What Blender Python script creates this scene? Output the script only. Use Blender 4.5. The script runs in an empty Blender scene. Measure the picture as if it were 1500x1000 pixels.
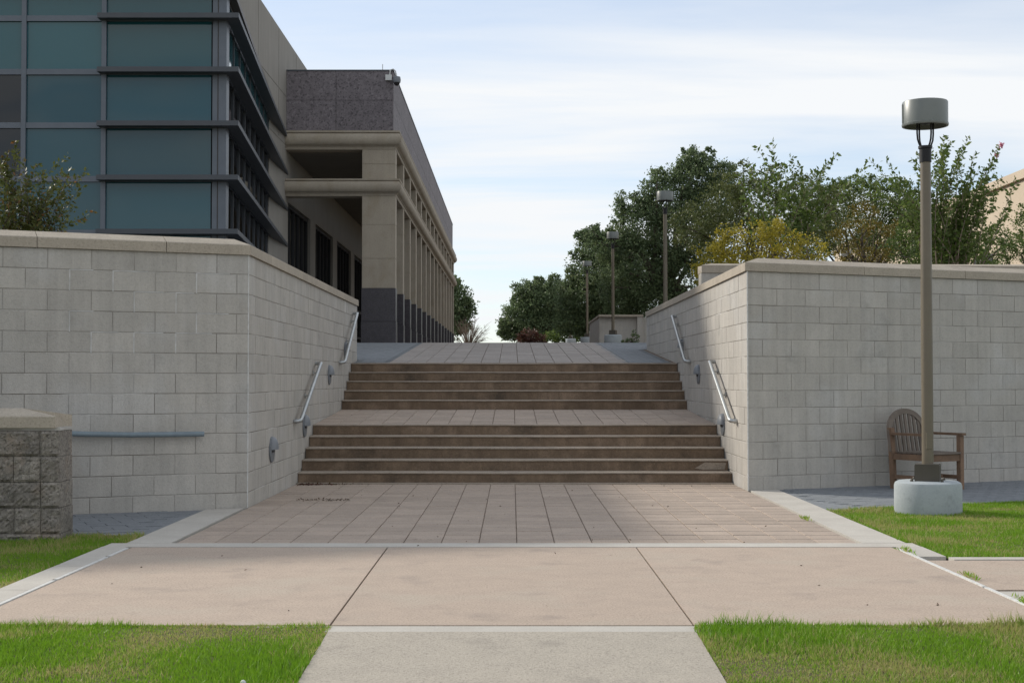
import bpy, math, random
import numpy as np
from mathutils import Vector, Matrix
R = math.radians
random.seed(7); rng = np.random.default_rng(11)
S = bpy.context.scene
COL = S.collection
EYE = 1.30; FPX = 2083.0

# ---------------------------------------------------------------- camera, sky, sun, exposure
cam = bpy.data.cameras.new('camera'); camo = bpy.data.objects.new('camera', cam); COL.objects.link(camo)
camo.location = (0, 0, EYE); camo.rotation_euler = (R(90 + 1.51), 0, 0)
cam.lens = 50; cam.sensor_width = 36; cam.clip_start = .05; cam.clip_end = 6000
S.camera = camo
SUN = Vector((-1.5, 1.1, 1.02)).normalized()
w = bpy.data.worlds.new('World'); S.world = w; w.use_nodes = True
nt = w.node_tree; nt.nodes.clear()
def N(t, typ, **k):
    n = t.nodes.new(typ)
    for a, b in k.items():
        if a.startswith('i_'):
            key = a[2:]
            n.inputs[int(key) if key.isdigit() else key.replace('_', ' ')].default_value = b
        else: setattr(n, a, b)
    return n
L = nt.links.new
sky = N(nt, 'ShaderNodeTexSky', sky_type='NISHITA', sun_disc=False, dust_density=.15, ozone_density=4.0, air_density=1.0, sun_elevation=math.asin(SUN.z), sun_rotation=math.atan2(SUN.x, SUN.y))
tc = N(nt, 'ShaderNodeTexCoord'); sep = N(nt, 'ShaderNodeSeparateXYZ'); L(tc.outputs['Generated'], sep.inputs[0])
zz = N(nt, 'ShaderNodeMath', operation='MAXIMUM'); L(sep.outputs[2], zz.inputs[0]); zz.inputs[1].default_value = 0.0
zz2 = N(nt, 'ShaderNodeMath', operation='ADD'); L(zz.outputs[0], zz2.inputs[0]); zz2.inputs[1].default_value = .07
dx = N(nt, 'ShaderNodeMath', operation='DIVIDE'); L(sep.outputs[0], dx.inputs[0]); L(zz2.outputs[0], dx.inputs[1])
dy = N(nt, 'ShaderNodeMath', operation='DIVIDE'); L(sep.outputs[1], dy.inputs[0]); L(zz2.outputs[0], dy.inputs[1])
cmb = N(nt, 'ShaderNodeCombineXYZ'); L(dx.outputs[0], cmb.inputs[0]); L(dy.outputs[0], cmb.inputs[1])
mp = N(nt, 'ShaderNodeMapping'); mp.inputs['Scale'].default_value = (.3, .8, 1); mp.inputs['Rotation'].default_value = (0, 0, .12)
mp.inputs['Location'].default_value = (3.1, 1.7, 0)
L(cmb.outputs[0], mp.inputs[0])
nz = N(nt, 'ShaderNodeTexNoise', i_Scale=1.0, i_Detail=7.0, i_Roughness=.55, i_Distortion=.6); L(mp.outputs[0], nz.inputs['Vector'])
rp = N(nt, 'ShaderNodeValToRGB'); rp.color_ramp.elements[0].position = .33; rp.color_ramp.elements[1].position = .60
rp.color_ramp.elements[0].color = (.36, .36, .36, 1); rp.color_ramp.elements[1].color = (1, 1, 1, 1)
L(nz.outputs['Fac'], rp.inputs[0])
mx = N(nt, 'ShaderNodeMixRGB'); L(rp.outputs[0], mx.inputs[0]); L(sky.outputs[0], mx.inputs[1]); mx.inputs[2].default_value = (6.2, 6.35, 6.5, 1)
bg = N(nt, 'ShaderNodeBackground', i_Strength=.15); L(mx.outputs[0], bg.inputs[0])
wo = N(nt, 'ShaderNodeOutputWorld'); L(bg.outputs[0], wo.inputs[0])
sl = bpy.data.lights.new('sun', 'SUN'); slo = bpy.data.objects.new('sun', sl); COL.objects.link(slo)
sl.energy = 3.8; sl.angle = R(5.0); sl.color = (1, .93, .82)
slo.rotation_euler = SUN.to_track_quat('Z', 'Y').to_euler(); slo.location = (-30, 25, 30)
vs = S.view_settings; vs.view_transform = 'Standard'; vs.look = 'None'; vs.exposure = 0; vs.gamma = 1; vs.use_curve_mapping = False

# ---------------------------------------------------------------- helpers
def pt(x, y, Y):                      # photo point at a chosen distance -> place in metres
    return Vector(((x - 750) * Y / FPX, Y, EYE + (555 - y) * Y / FPX))
def link(o, parent=None):
    COL.objects.link(o)
    if parent is not None: o.parent = parent
    return o
def tag(o, label=None, cat=None, group=None, kind=None):
    for k, v in (('label', label), ('category', cat), ('group', group), ('kind', kind)):
        if v: o[k] = v
    return o
def empty(name, loc, rz=0, **k):
    o = bpy.data.objects.new(name, None); o.location = loc; o.rotation_euler = (0, 0, rz); o.empty_display_size = .1
    link(o); return tag(o, **k)
class MB:
    def __init__(s): s.v = []; s.f = []
    def add(s, vs, fs):
        b = len(s.v); s.v += [tuple(p) for p in vs]; s.f += [tuple(i + b for i in f) for f in fs]; return s
    def box(s, x0, x1, y0, y1, z0, z1, M=None):
        vs = [Vector(p) for p in ((x0,y0,z0),(x1,y0,z0),(x1,y1,z0),(x0,y1,z0),(x0,y0,z1),(x1,y0,z1),(x1,y1,z1),(x0,y1,z1))]
        if M is not None: vs = [M @ p for p in vs]
        return s.add(vs, [(0,3,2,1),(4,5,6,7),(0,1,5,4),(1,2,6,5),(2,3,7,6),(3,0,4,7)])
    def obox(s, c, ax, ay, az):       # oriented box from centre and half-axis vectors
        c, ax, ay, az = map(Vector, (c, ax, ay, az))
        vs = [c + sx*ax + sy*ay + sz*az for sz in (-1,1) for sx, sy in ((-1,-1),(1,-1),(1,1),(-1,1))]
        return s.add(vs, [(0,3,2,1),(4,5,6,7),(0,1,5,4),(1,2,6,5),(2,3,7,6),(3,0,4,7)])
    def tube(s, pts, rad, n=8, cap=True):
        pts = [Vector(p) for p in pts]; m = len(pts); vs = []; fs = []
        if not hasattr(rad, '__len__'): rad = [rad] * m
        up = Vector((0, 0, 1)); prev = None
        for i, p in enumerate(pts):
            t = (pts[min(i+1, m-1)] - pts[max(i-1, 0)]).normalized()
            a = t.cross(up if abs(t.z) < .95 else Vector((1, 0, 0))).normalized()
            if prev is not None:
                a = (prev - t * prev.dot(t)).normalized()
            prev = a; b = t.cross(a)
            for k in range(n):
                q = 2 * math.pi * k / n
                vs.append(p + (a * math.cos(q) + b * math.sin(q)) * rad[i])
        for i in range(m - 1):
            for k in range(n):
                k2 = (k + 1) % n
                fs.append((i*n+k, i*n+k2, (i+1)*n+k2, (i+1)*n+k))
        if cap: fs += [tuple(range(n))[::-1], tuple(range((m-1)*n, m*n))]
        return s.add(vs, fs)
    def lathe(s, prof, c=(0,0,0), n=32):
        vs = []; fs = []; m = len(prof)
        for r, z in prof:
            for k in range(n):
                q = 2*math.pi*k/n; vs.append((c[0]+r*math.cos(q), c[1]+r*math.sin(q), c[2]+z))
        for i in range(m-1):
            for k in range(n):
                k2 = (k+1) % n; fs.append((i*n+k, i*n+k2, (i+1)*n+k2, (i+1)*n+k))
        fs += [tuple(range(n))[::-1], tuple(range((m-1)*n, m*n))]
        return s.add(vs, fs)
    def sweep(s, A, B):               # prism between two stations with equal point loops
        n = len(A); fs = [(i, (i+1) % n, n+(i+1) % n, n+i) for i in range(n)] + [tuple(range(n))[::-1], tuple(range(n, 2*n))]
        return s.add(list(A)+list(B), fs)
    def mesh(s, name, mat, smooth=False):
        me = bpy.data.meshes.new(name); me.from_pydata(s.v, [], s.f); me.materials.append(mat)
        if smooth:
            me.polygons.foreach_set('use_smooth', [True]*len(me.polygons))
            me.set_sharp_from_angle(angle=R(40))
        me.update(); return me
    def build(s, name, mat, parent=None, smooth=False, loc=None):
        o = bpy.data.objects.new(name, s.mesh(name, mat, smooth)); link(o, parent)
        if loc is not None: o.location = loc
        return o
def fixn(o):
    import bmesh
    bm = bmesh.new(); bm.from_mesh(o.data); bmesh.ops.recalc_face_normals(bm, faces=bm.faces); bm.to_mesh(o.data); bm.free(); return o
def mesh_np(name, V, F, mat, tint=None):
    me = bpy.data.meshes.new(name); V = np.asarray(V, dtype=np.float32); F = np.asarray(F, dtype=np.int32); k = F.shape[1]
    me.vertices.add(len(V)); me.vertices.foreach_set('co', V.ravel())
    me.loops.add(F.size); me.loops.foreach_set('vertex_index', F.ravel())
    me.polygons.add(len(F)); me.polygons.foreach_set('loop_start', np.arange(0, F.size, k, dtype=np.int32))
    try: me.polygons.foreach_set('loop_total', np.full(len(F), k, dtype=np.int32))
    except Exception: pass
    if tint is not None:
        a = me.attributes.new('tint', 'FLOAT', 'POINT'); a.data.foreach_set('value', np.asarray(tint, dtype=np.float32))
    me.materials.append(mat); me.update(calc_edges=True); return me
def obj_np(name, V, F, mat, parent=None, tint=None):
    return link(bpy.data.objects.new(name, mesh_np(name, V, F, mat, tint)), parent)

# ---------------------------------------------------------------- materials
def mat(name, c1, c2=None, scale=3.0, rough=.8, bump=0, bscale=40, speck=0, spscale=150, rnd=0, streak=0, metal=0, spec=.3, stain=None, stscale=1.2, stpos=.6, c3=None, c3scale=.8, detail=6):
    m = bpy.data.materials.new(name); m.use_nodes = True; t = m.node_tree; bs = t.nodes['Principled BSDF']; l = t.links.new
    bs.inputs['Roughness'].default_value = rough; bs.inputs['Metallic'].default_value = metal
    bs.inputs['Specular IOR Level'].default_value = spec
    g = N(t, 'ShaderNodeNewGeometry'); pos = g.outputs['Position']
    def noise(sc, det=detail, vec=pos):
        n = N(t, 'ShaderNodeTexNoise', i_Scale=sc, i_Detail=det, i_Roughness=.6); l(vec, n.inputs['Vector']); return n.outputs['Fac']
    def ramp(f, a, b):
        r = N(t, 'ShaderNodeMapRange'); r.inputs[1].default_value = a; r.inputs[2].default_value = b; l(f, r.inputs[0]); return r.outputs[0]
    def mix(f, a, b, typ='MIX'):
        x = N(t, 'ShaderNodeMixRGB', blend_type=typ)
        for s, v in ((0, f), (1, a), (2, b)):
            if isinstance(v, (int, float)): x.inputs[s].default_value = v
            elif isinstance(v, tuple): x.inputs[s].default_value = (*v, 1)
            else: l(v, x.inputs[s])
        return x.outputs[0]
    col = mix(ramp(noise(scale), .35, .65), c1, c2 or c1)
    if c3: col = mix(ramp(noise(c3scale, 3), .52, .68), col, c3)
    if stain: col = mix(ramp(noise(stscale, 8), stpos, stpos+.14), col, stain)
    if streak:
        mpn = N(t, 'ShaderNodeMapping'); mpn.inputs['Scale'].default_value = (9, 9, .5); l(pos, mpn.inputs[0])
        f = ramp(noise(1.0, 5, mpn.outputs[0]), .4, .75)
        k = N(t, 'ShaderNodeMath', operation='MULTIPLY'); l(f, k.inputs[0]); k.inputs[1].default_value = streak
        col = mix(k.outputs[0], col, tuple(v*.45 for v in c1))
    if speck:
        f = ramp(noise(spscale, 2), .52, .64); k = N(t, 'ShaderNodeMath', operation='MULTIPLY'); l(f, k.inputs[0]); k.inputs[1].default_value = speck
        col = mix(k.outputs[0], col, tuple(v*.35 for v in c1))
        f2 = ramp(noise(spscale*.8, 2), .55, .68); k2 = N(t, 'ShaderNodeMath', operation='MULTIPLY'); l(f2, k2.inputs[0]); k2.inputs[1].default_value = speck*.6
        col = mix(k2.outputs[0], col, tuple(min(v*1.5, .85) for v in c1))
    if rnd:
        oi = N(t, 'ShaderNodeObjectInfo'); r = N(t, 'ShaderNodeMapRange'); r.inputs[3].default_value = 1-rnd; r.inputs[4].default_value = 1+rnd
        l(oi.outputs['Random'], r.inputs[0])
        hs = N(t, 'ShaderNodeHueSaturation'); l(r.outputs[0], hs.inputs['Value']); l(col, hs.inputs['Color']); col = hs.outputs[0]
    l(col, bs.inputs['Base Color'])
    if bump:
        bp = N(t, 'ShaderNodeBump', i_Strength=bump, i_Distance=.01); l(noise(bscale, 6), bp.inputs['Height']); l(bp.outputs[0], bs.inputs['Normal'])
    return m
def leafmat(name, c1, c2, c3=None, trans=.25):
    m = bpy.data.materials.new(name); m.use_nodes = True; t = m.node_tree; l = t.links.new; bs = t.nodes['Principled BSDF']
    at = N(t, 'ShaderNodeAttribute', attribute_name='tint'); rp = N(t, 'ShaderNodeValToRGB'); e = rp.color_ramp.elements
    e[0].color = (*c1, 1); e[1].color = (*c2, 1)
    if c3:
        e[1].position = .72; q = e.new(1.0); q.color = (*c3, 1)
    l(at.outputs['Fac'], rp.inputs[0]); l(rp.outputs[0], bs.inputs['Base Color'])
    bs.inputs['Roughness'].default_value = .5; bs.inputs['Specular IOR Level'].default_value = .35
    tr = N(t, 'ShaderNodeBsdfTranslucent'); l(rp.outputs[0], tr.inputs[0])
    ms = N(t, 'ShaderNodeMixShader'); ms.inputs[0].default_value = trans; l(bs.outputs[0], ms.inputs[1]); l(tr.outputs[0], ms.inputs[2])
    l(ms.outputs[0], t.nodes['Material Output'].inputs[0]); return m
M = dict(
 block=mat('pale_concrete_block', (.462,.436,.396), (.415,.394,.36), 3.5, .9, .4, 70, .14, 45, .06, .3, stain=(.33,.315,.285), stscale=2.4, stpos=.60, c3=(.47,.455,.43), c3scale=1.2),
 mortar=mat('mortar', (.19,.175,.152), (.42,.40,.37), 1.6, .95, c3=(.52,.51,.49), c3scale=1.1),
 cope=mat('cast_stone_coping', (.42,.37,.30), (.37,.325,.265), 4, .85, .25, 90, .3, 60, .05, .2, stain=(.29,.25,.20), stscale=2.6, stpos=.62),
 rock=mat('split_face_block', (.26,.235,.205), (.15,.138,.122), 6, .95, 1.0, 45, .8, 50, .14, c3=(.285,.235,.19), c3scale=3),
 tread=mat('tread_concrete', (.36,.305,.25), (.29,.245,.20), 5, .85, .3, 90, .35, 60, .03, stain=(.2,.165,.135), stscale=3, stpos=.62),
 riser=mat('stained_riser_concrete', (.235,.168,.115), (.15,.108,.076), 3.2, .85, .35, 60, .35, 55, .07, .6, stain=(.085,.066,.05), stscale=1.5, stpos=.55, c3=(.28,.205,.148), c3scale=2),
 slab=mat('buff_walk_concrete', (.44,.355,.288), (.40,.325,.265), 5, .9, .45, 120, .42, 80, .035, stain=(.33,.272,.228), stscale=2.0, stpos=.57, c3=(.425,.36,.295), c3scale=1.1),
 path=mat('grey_walk_concrete', (.41,.37,.31), (.375,.338,.285), 5, .9, .45, 120, .42, 80, .03, stain=(.30,.27,.23), stscale=2.2, stpos=.58),
 band=mat('pale_band_concrete', (.48,.455,.41), (.42,.395,.355), 3, .9, .15, 120, .25, 140, .04, stain=(.36,.33,.29), stscale=2.5, stpos=.64),
 paver=mat('buff_paver', (.405,.328,.268), (.355,.292,.243), 6, .9, .35, 90, .38, 65, .09, stain=(.27,.22,.185), stscale=1.6, stpos=.62),
 sand=mat('joint_sand', (.11,.085,.066), (.22,.175,.135), 2, .95),
 paver2=mat('plaza_paver', (.32,.285,.26), (.275,.25,.23), 5, .9, .2, 60, .35, 45, .10),
 grey=mat('blue_grey_paver', (.225,.24,.255), (.185,.20,.215), 6, .9, .2, 70, .35, 50, .05),
 seal=mat('joint_sealant', (.66,.66,.64), (.5,.5,.48), 20, .6),
 patch=mat('repair_mortar', (.58,.575,.56), (.42,.415,.40), 9, .9),
 dark=mat('dark_joint', (.06,.055,.05)),
 soil=mat('lawn_soil', (.075,.075,.03), (.12,.10,.055), 6, .95),
 earth=mat('ground_earth', (.10,.105,.05), (.14,.12,.075), .6, .95),
 mulch=mat('planting_bed', (.07,.05,.035), (.11,.08,.055), 8, .95, .8, 30),
 steel=mat('galvanised_steel', (.46,.48,.48), (.38,.40,.41), 15, .38, metal=.75, spec=.5),
 bluepipe=mat('painted_pipe', (.20,.25,.28), (.17,.21,.24), 12, .55),
 light_grey=mat('grey_cast_metal', (.21,.225,.245), (.17,.185,.205), 8, .5, spec=.4),
 bronze=mat('bronze_pole_paint', (.155,.13,.092), (.14,.118,.085), 5, .42, spec=.5),
 boxpaint=mat('dark_bronze_paint', (.085,.075,.058), (.07,.062,.05), 6, .5),
 black=mat('black_metal', (.012,.012,.014), rough=.45),
 head=mat('grey_lamp_paint', (.165,.18,.17), (.15,.165,.155), 6, .38, spec=.5),
 lampbase=mat('painted_concrete_base', (.38,.415,.43), (.33,.365,.38), 4, .9, .2, 40, .12, 45, stain=(.28,.30,.30), stscale=4, stpos=.6),
 teak=mat('weathered_teak', (.225,.142,.092), (.165,.108,.074), 9, .75, .3, 60, .3, 70, .12),
 teakgrey=mat('grey_weathered_teak', (.18,.15,.125), (.14,.115,.098), 9, .8, .3, 60, rnd=.15),
 lime=mat('limestone', (.40,.35,.28), (.36,.312,.25), 1.5, .85, .1, 50, .18, 30, .05, .15, c3=(.34,.29,.22), c3scale=1.6),
 granite=mat('mauve_granite', (.20,.178,.19), (.155,.138,.148), 6, .7, 0, 30, .8, 20, .07),
 granite2=mat('dark_polished_granite', (.062,.055,.064), (.045,.04,.047), 6, .35, 0, 30, .8, 40, .05, spec=.5),
 precast=mat('precast_wall', (.31,.29,.26), (.28,.262,.235), 1, .85, .05, 40, streak=.25),
 soffit=mat('soffit_plaster', (.20,.185,.16), (.18,.165,.145), 2, .9),
 frame=mat('blue_grey_aluminium', (.115,.135,.165), (.10,.12,.148), 4, .4, spec=.5),
 fin=mat('dark_grey_fin', (.062,.07,.082), (.055,.062,.074), 4, .5, spec=.5),
 roofedge=mat('brown_roof_edge', (.10,.082,.07), rough=.5),
 winframe=mat('dark_window_frame', (.03,.03,.032), rough=.5),
 stucco=mat('beige_stucco', (.56,.47,.36), (.52,.43,.33), .5, .9),
 bark=mat('grey_bark', (.11,.09,.07), (.07,.058,.046), 12, .9, .6, 40),
 barkpale=mat('smooth_pale_bark', (.25,.195,.15), (.17,.13,.10), 10, .8),
 white=mat('white_metal', (.62,.63,.62), rough=.5),
 domeglass=mat('camera_dome', (.02,.02,.022), rough=.15, spec=.6),
)
def glassmat(name, col, rough=.04):
    m = bpy.data.materials.new(name); m.use_nodes = True; t = m.node_tree; bs = t.nodes['Principled BSDF']
    bs.inputs['Roughness'].default_value = rough; bs.inputs['Specular IOR Level'].default_value = .55
    oi = N(t, 'ShaderNodeObjectInfo'); rp = N(t, 'ShaderNodeMixRGB'); rp.inputs[1].default_value = (*[c*.82 for c in col], 1); rp.inputs[2].default_value = (*[c*1.2 for c in col], 1)
    t.links.new(oi.outputs['Random'], rp.inputs[0]); t.links.new(rp.outputs[0], bs.inputs['Base Color'])
    g = N(t, 'ShaderNodeNewGeometry'); n = N(t, 'ShaderNodeTexNoise', i_Scale=.7, i_Detail=1.0); t.links.new(g.outputs['Position'], n.inputs['Vector'])
    b = N(t, 'ShaderNodeBump', i_Strength=.2, i_Distance=.05); t.links.new(n.outputs['Fac'], b.inputs['Height']); t.links.new(b.outputs[0], bs.inputs['Normal'])
    return m
M['teal'] = glassmat('teal_glass', (.012,.085,.104)); M['blueglass'] = glassmat('blue_grey_glass', (.018,.076,.096)); M['darkglass'] = glassmat('dark_glass', (.006,.007,.008))
LF = dict(oak=leafmat('oak_leaf', (.085,.125,.06), (.16,.215,.10), (.28,.32,.17), .45), myrtle=leafmat('myrtle_leaf', (.065,.105,.025), (.13,.185,.045), (.2,.24,.075), .45),
 yellow=leafmat('yellow_leaf', (.2,.185,.025), (.42,.35,.035), (.52,.44,.08), .4), olive=leafmat('olive_leaf', (.075,.095,.03), (.14,.165,.05), (.22,.22,.08)),
 amber=leafmat('amber_leaf', (.12,.10,.015), (.22,.17,.025), (.28,.21,.04)), holly=leafmat('holly_leaf', (.05,.075,.018), (.11,.12,.03), (.2,.09,.03), .3),
 debris=leafmat('debris', (.09,.07,.05), (.17,.13,.09)), red=leafmat('red_leaf', (.06,.03,.02), (.12,.05,.035), (.07,.08,.03)), pink=leafmat('pink_bloom', (.5,.12,.2), (.6,.2,.3)), grass=leafmat('grass_blade', (.12,.27,.012), (.23,.38,.03), (.44,.36,.18), .45))

# ---------------------------------------------------------------- terrain heights
def plaza_z(Y):
    if Y < 23.6: return 1.565
    if Y < 32.7: return 1.565 + .0623*(Y-23.6)
    if Y < 90: return 2.132 + .0245*(Y-32.7)
    return 2.132 + .0245*57.3 + .011*(min(Y, 160)-90)
def base_z(Y):
    if Y < 7.4: return -.07 - .04*(7.4-max(Y, -40))
    if Y < 30.5: return -.07
    if Y < 36: return -.07 + (plaza_z(36)-.25+.07)*(Y-30.5)/5.5
    return plaza_z(Y) - .25
ys = [-3000,-400,-100,-40,-20,-10,-5,0,3,5,6,7,7.4,8,10,12,14,16,18,20,22,24,26,28,30.5,33,36,40,45,50,60,70,80,90,110,130,160,250,500,1000,3000]
xs = [-3000,-800,-200,-60,-30,-15,-8,-4,-2,0,2,4,8,15,30,60,200,800,3000]
V = [(x, y, base_z(y)) for y in ys for x in xs]; nx = len(xs)
F = [(j*nx+i, j*nx+i+1, (j+1)*nx+i+1, (j+1)*nx+i) for j in range(len(ys)-1) for i in range(nx-1)]
tag(obj_np('ground', V, F, M['earth']), kind='structure')

# ---------------------------------------------------------------- paving, kerbs, landings
XL, XR = -2.67, 2.745
D = Vector((.912, .41, 0)).normalized(); NF = Vector((D.y, -D.x, 0))     # wing direction and its front normal
CL = Vector((XL, 14.4, 0)); CR = Vector((XR, 16.6, 0))
walk = tag(empty('walkway', (0, 9.3, 0)), kind='structure')
for x0, x1 in ((-2.94, -.968), (-.956, .956), (.968, 2.94)):
    o = MB().box(x0, x1, 7.56, 11.04, -.12, 0).build('slab', M['slab'], walk); o.location = (0, -9.3, 0)
MB().box(-2.95, 2.95, 7.56, 11.04, -.13, -.018).build('joint_bed', M['dark'], walk, loc=(0, -9.3, 0))
for x in (-2.955, 2.955):
    segs = ((7.7, 9.2), (9.25, 10.4), (10.46, 10.95)) if x < 0 else ((7.7, 8.9), (8.93, 10.9))
    for a, b in segs: MB().box(x-.013, x+.013, a, b, -.05, .006).build('sealant_strip', M['seal'], walk, loc=(0, -9.3, 0))
tag(MB().box(-3.17, 3.17, 11.05, 11.30, -.12, .003).build('cross_band', M['band']), kind='structure')
tag(MB().box(-.97, .97, 7.38, 7.55, -.12, -.003).box(-1.36, -.972, 7.515, 7.552, -.12, -.003).box(.972, 1.6, 7.515, 7.552, -.12, -.003).build('front_band', M['band']), kind='structure')
p = MB(); p.add([(-.95,-20,-1.1),(.95,-20,-1.1),(.95,7.37,-.001),(-.95,7.37,-.001),(-.95,-20,-1.3),(.95,-20,-1.3),(.95,7.37,-.15),(-.95,7.37,-.15)],
      [(0,1,2,3),(4,7,6,5),(0,4,5,1),(1,5,6,2),(2,6,7,3),(3,7,4,0)]); tag(p.build('path', M['path']), kind='structure')
kl = tag(empty('kerb', (-3.07, 9, 0)), kind='structure'); kr = tag(empty('kerb', (3.07, 9, 0)), kind='structure')
for s, k in ((-1, kl), (1, kr)):
    cuts = (5.2, 6.4, 7.6, 8.78, 9.9, 11.045) if s < 0 else (5.2, 6.4, 7.6, 8.72, 10.42, 11.045)
    for a, b in zip(cuts, cuts[1:]):
        if s > 0 and a > 8.7 and a < 9: continue
        MB().box(-.1, .1, a-9+.004, b-9-.004, -.15, .006).build('kerb_stone', M['band'], k)
# side strips beside the lower landing
def quadprism(name, pts, z0, z1, m, parent=None):
    n = len(pts); mb = MB(); mb.add([(x, y, z0) for x, y in pts] + [(x, y, z1) for x, y in pts], [tuple(range(n))[::-1], tuple(range(n, 2*n))] + [(i, (i+1) % n, n+(i+1) % n, n+i) for i in range(n)])
    return mb.build(name, m, parent)
def wingY(c, X): return c.y + (X-c.x)*D.y/D.x
tag(quadprism('border_strip', [(-3.05,11.305),(-2.70,11.305),(-2.70,14.36),(-3.05,wingY(CL,-3.05)-.01)], -.12, .004, M['band']), kind='structure')
tag(quadprism('border_strip', [(2.775,11.305),(3.12,11.305),(3.12,wingY(CR,3.12)-.01),(2.775,wingY(CR,2.775)-.01)], -.12, .004, M['band']), kind='structure')
# side path on the right
sp = tag(empty('side_path', (3.2, 9.5, 0)), kind='structure')
MB().box(-.22, 2.6, -.66, .76, -.12, -.002).build('slab', M['slab'], sp); MB().box(2.61, 8, -.66, .76, -.12, -.002).build('slab', M['slab'], sp)
MB().box(-.02, 8, .765, .9, -.12, .005).build('kerb_stone', M['band'], sp); MB().box(-.02, 8, -.8, -.665, -.12, .005).build('kerb_stone', M['band'], sp)

def paver_mesh(sx, sy, m, g=.004, h=.05, b=.004):
    x, y = sx/2-g/2, sy/2-.0105; mb = MB()
    mb.add([(-x,-y,-h),(x,-y,-h),(x,y,-h),(-x,y,-h),(-x,-y,-b),(x,-y,-b),(x,y,-b),(-x,y,-b),(-x+b,-y+b,0),(x-b,-y+b,0),(x-b,y-b,0),(-x+b,y-b,0)],
       [(0,1,5,4),(1,2,6,5),(2,3,7,6),(3,0,4,7),(4,5,9,8),(5,6,10,9),(6,7,11,10),(7,4,8,11),(8,9,10,11)])
    return mb.mesh('paver', m)
def paver_field(parent, me, cells, limit, stuffname, m):
    """cells: (x, y, z, tilt); nearest ones are objects, the rest one joined part"""
    cells = sorted(cells, key=lambda c: c[1]); first = True
    for c in cells[:limit]:
        o = bpy.data.objects.new('paver', me); link(o, parent); o.location = (c[0], c[1], c[2] + random.uniform(-.0015, .0015))
        o.rotation_euler = (c[3] + random.uniform(-.002, .002), random.uniform(-.002, .002), random.uniform(-.004, .004))
    if cells[limit:]:
        bv = [v.co.copy() for v in me.vertices]; bf = [tuple(p.vertices) for p in me.polygons]; mb = MB()
        for c in cells[limit:]:
            ct, st = math.cos(c[3]), math.sin(c[3]); dz = random.uniform(-.002, .002)
            mb.add([(v.x + c[0], v.y*ct - v.z*st + c[1], v.y*st + v.z*ct + c[2] + dz) for v in bv], bf)
        tag(mb.build(stuffname, m, parent), kind='stuff')
PW = (XR-XL)/18
land = tag(empty('lower_landing', (0, 0, 0)), kind='structure')
MB().box(XL, XR, 11.302, 17.74, -.12, -.009).build('joint_bed', M['sand'], land)
NR = 21; PD = (17.6-11.31)/NR
me_p = paver_mesh(PW, PD, M['paver'], .007)
paver_field(land, me_p, [(XL+PW*(i+.5), 11.31+PD*(j+.5), 0, 0) for i in range(18) for j in range(NR)], 300, 'far_pavers', M['paver'])
MB().box(XL+.01, XR-.01, 17.61, 17.80, -.1, .012).build('footing_strip', M['tread'], land)
mid = tag(empty('middle_landing', (0, 0, 0)), kind='structure')
y0, y1, z0, z1 = 19.2, 22.32, .693, .823; tl = math.atan2(z1-z0, y1-y0); n2 = 10; pd = (y1-y0)/n2
mb = MB(); mb.add([(XL,y0,z0-.012),(XR,y0,z0-.012),(XR,y1,z1-.012),(XL,y1,z1-.012),(XL,y0,z0-.3),(XR,y0,z0-.3),(XR,y1,z1-.3),(XL,y1,z1-.3)], [(0,1,2,3),(4,7,6,5),(0,4,5,1),(1,5,6,2),(2,6,7,3),(3,7,4,0)])
mb.build('joint_bed', M['sand'], mid)
paver_field(mid, paver_mesh(PW, pd, M['paver'], .007), [(XL+PW*(i+.5), y0+pd*(j+.5), z0+(z1-z0)*(j+.5)/n2, tl) for i in range(18) for j in range(n2)], 400, 'p', M['paver'])
# upper plaza
pz = tag(empty('plaza', (0, 0, 0)), kind='structure')
rows = [23.72, 32.7, 45, 60, 90, 160]; mb = MB()
for a, b in zip(rows, rows[1:]):
    xl, xr = (-16, 14) if a > 24.4 else (XL, XR)
    if a < 24: xl, xr = -2.68, 2.75
    mb.add([(xl,a,plaza_z(a)-.012),(xr,a,plaza_z(a)-.012),(xr,b,plaza_z(b)-.012),(xl,b,plaza_z(b)-.012)], [(0,1,2,3)])
mb.add([(-6.6,24.6,plaza_z(24.6)-.014),(-2.6,24.6,plaza_z(24.6)-.014),(-2.6,32.7,plaza_z(32.7)-.014),(-6.6,32.7,plaza_z(32.7)-.014)], [(0,1,2,3)])
mb.build('joint_bed', M['sand'], pz)
cells = []; j = 0; Y = 23.74
while Y < 46:
    for i in range(13):
        yc = Y + .15; cells.append((-2.06 + .308*(i+.5), yc, plaza_z(yc), math.atan(.0623) if yc < 32.7 else math.atan(.0245)))
    Y += .302
paver_field(pz, paver_mesh(.308, .302, M['paver2'], .009), cells, 299, 'far_pavers', M['paver2'])
def small_pavers(name, keep, m, zf, parent, origin=(0, 0), ang=0, ur=(0, 1), vr=(0, 1), su=.2, sv=.1, tilt=0):
    ca, sa = math.cos(ang), math.sin(ang); mb = MB(); g = .004; row = 0; v = vr[0]
    while v < vr[1]:
        u = ur[0] - (su/2 if row % 2 else 0)
        while u < ur[1]:
            cs = [(u+g, v+g), (u+su-g, v+g), (u+su-g, v+sv-g), (u+g, v+sv-g)]
            P = [(origin[0]+a*ca-b*sa, origin[1]+a*sa+b*ca) for a, b in cs]
            if all(keep(*q) for q in P):
                dz = random.uniform(-.0015, .0015)
                T = [(x, y, zf(y)+dz) for x, y in P]; B = [(x, y, z-.03) for x, y, z in T]
                mb.add(T+B, [(0,1,2,3),(0,4,5,1),(1,5,6,2),(2,6,7,3),(3,7,4,0)])
            u += su
        v += sv; row += 1
    return tag(mb.build(name, m, parent), kind='stuff')
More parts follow.
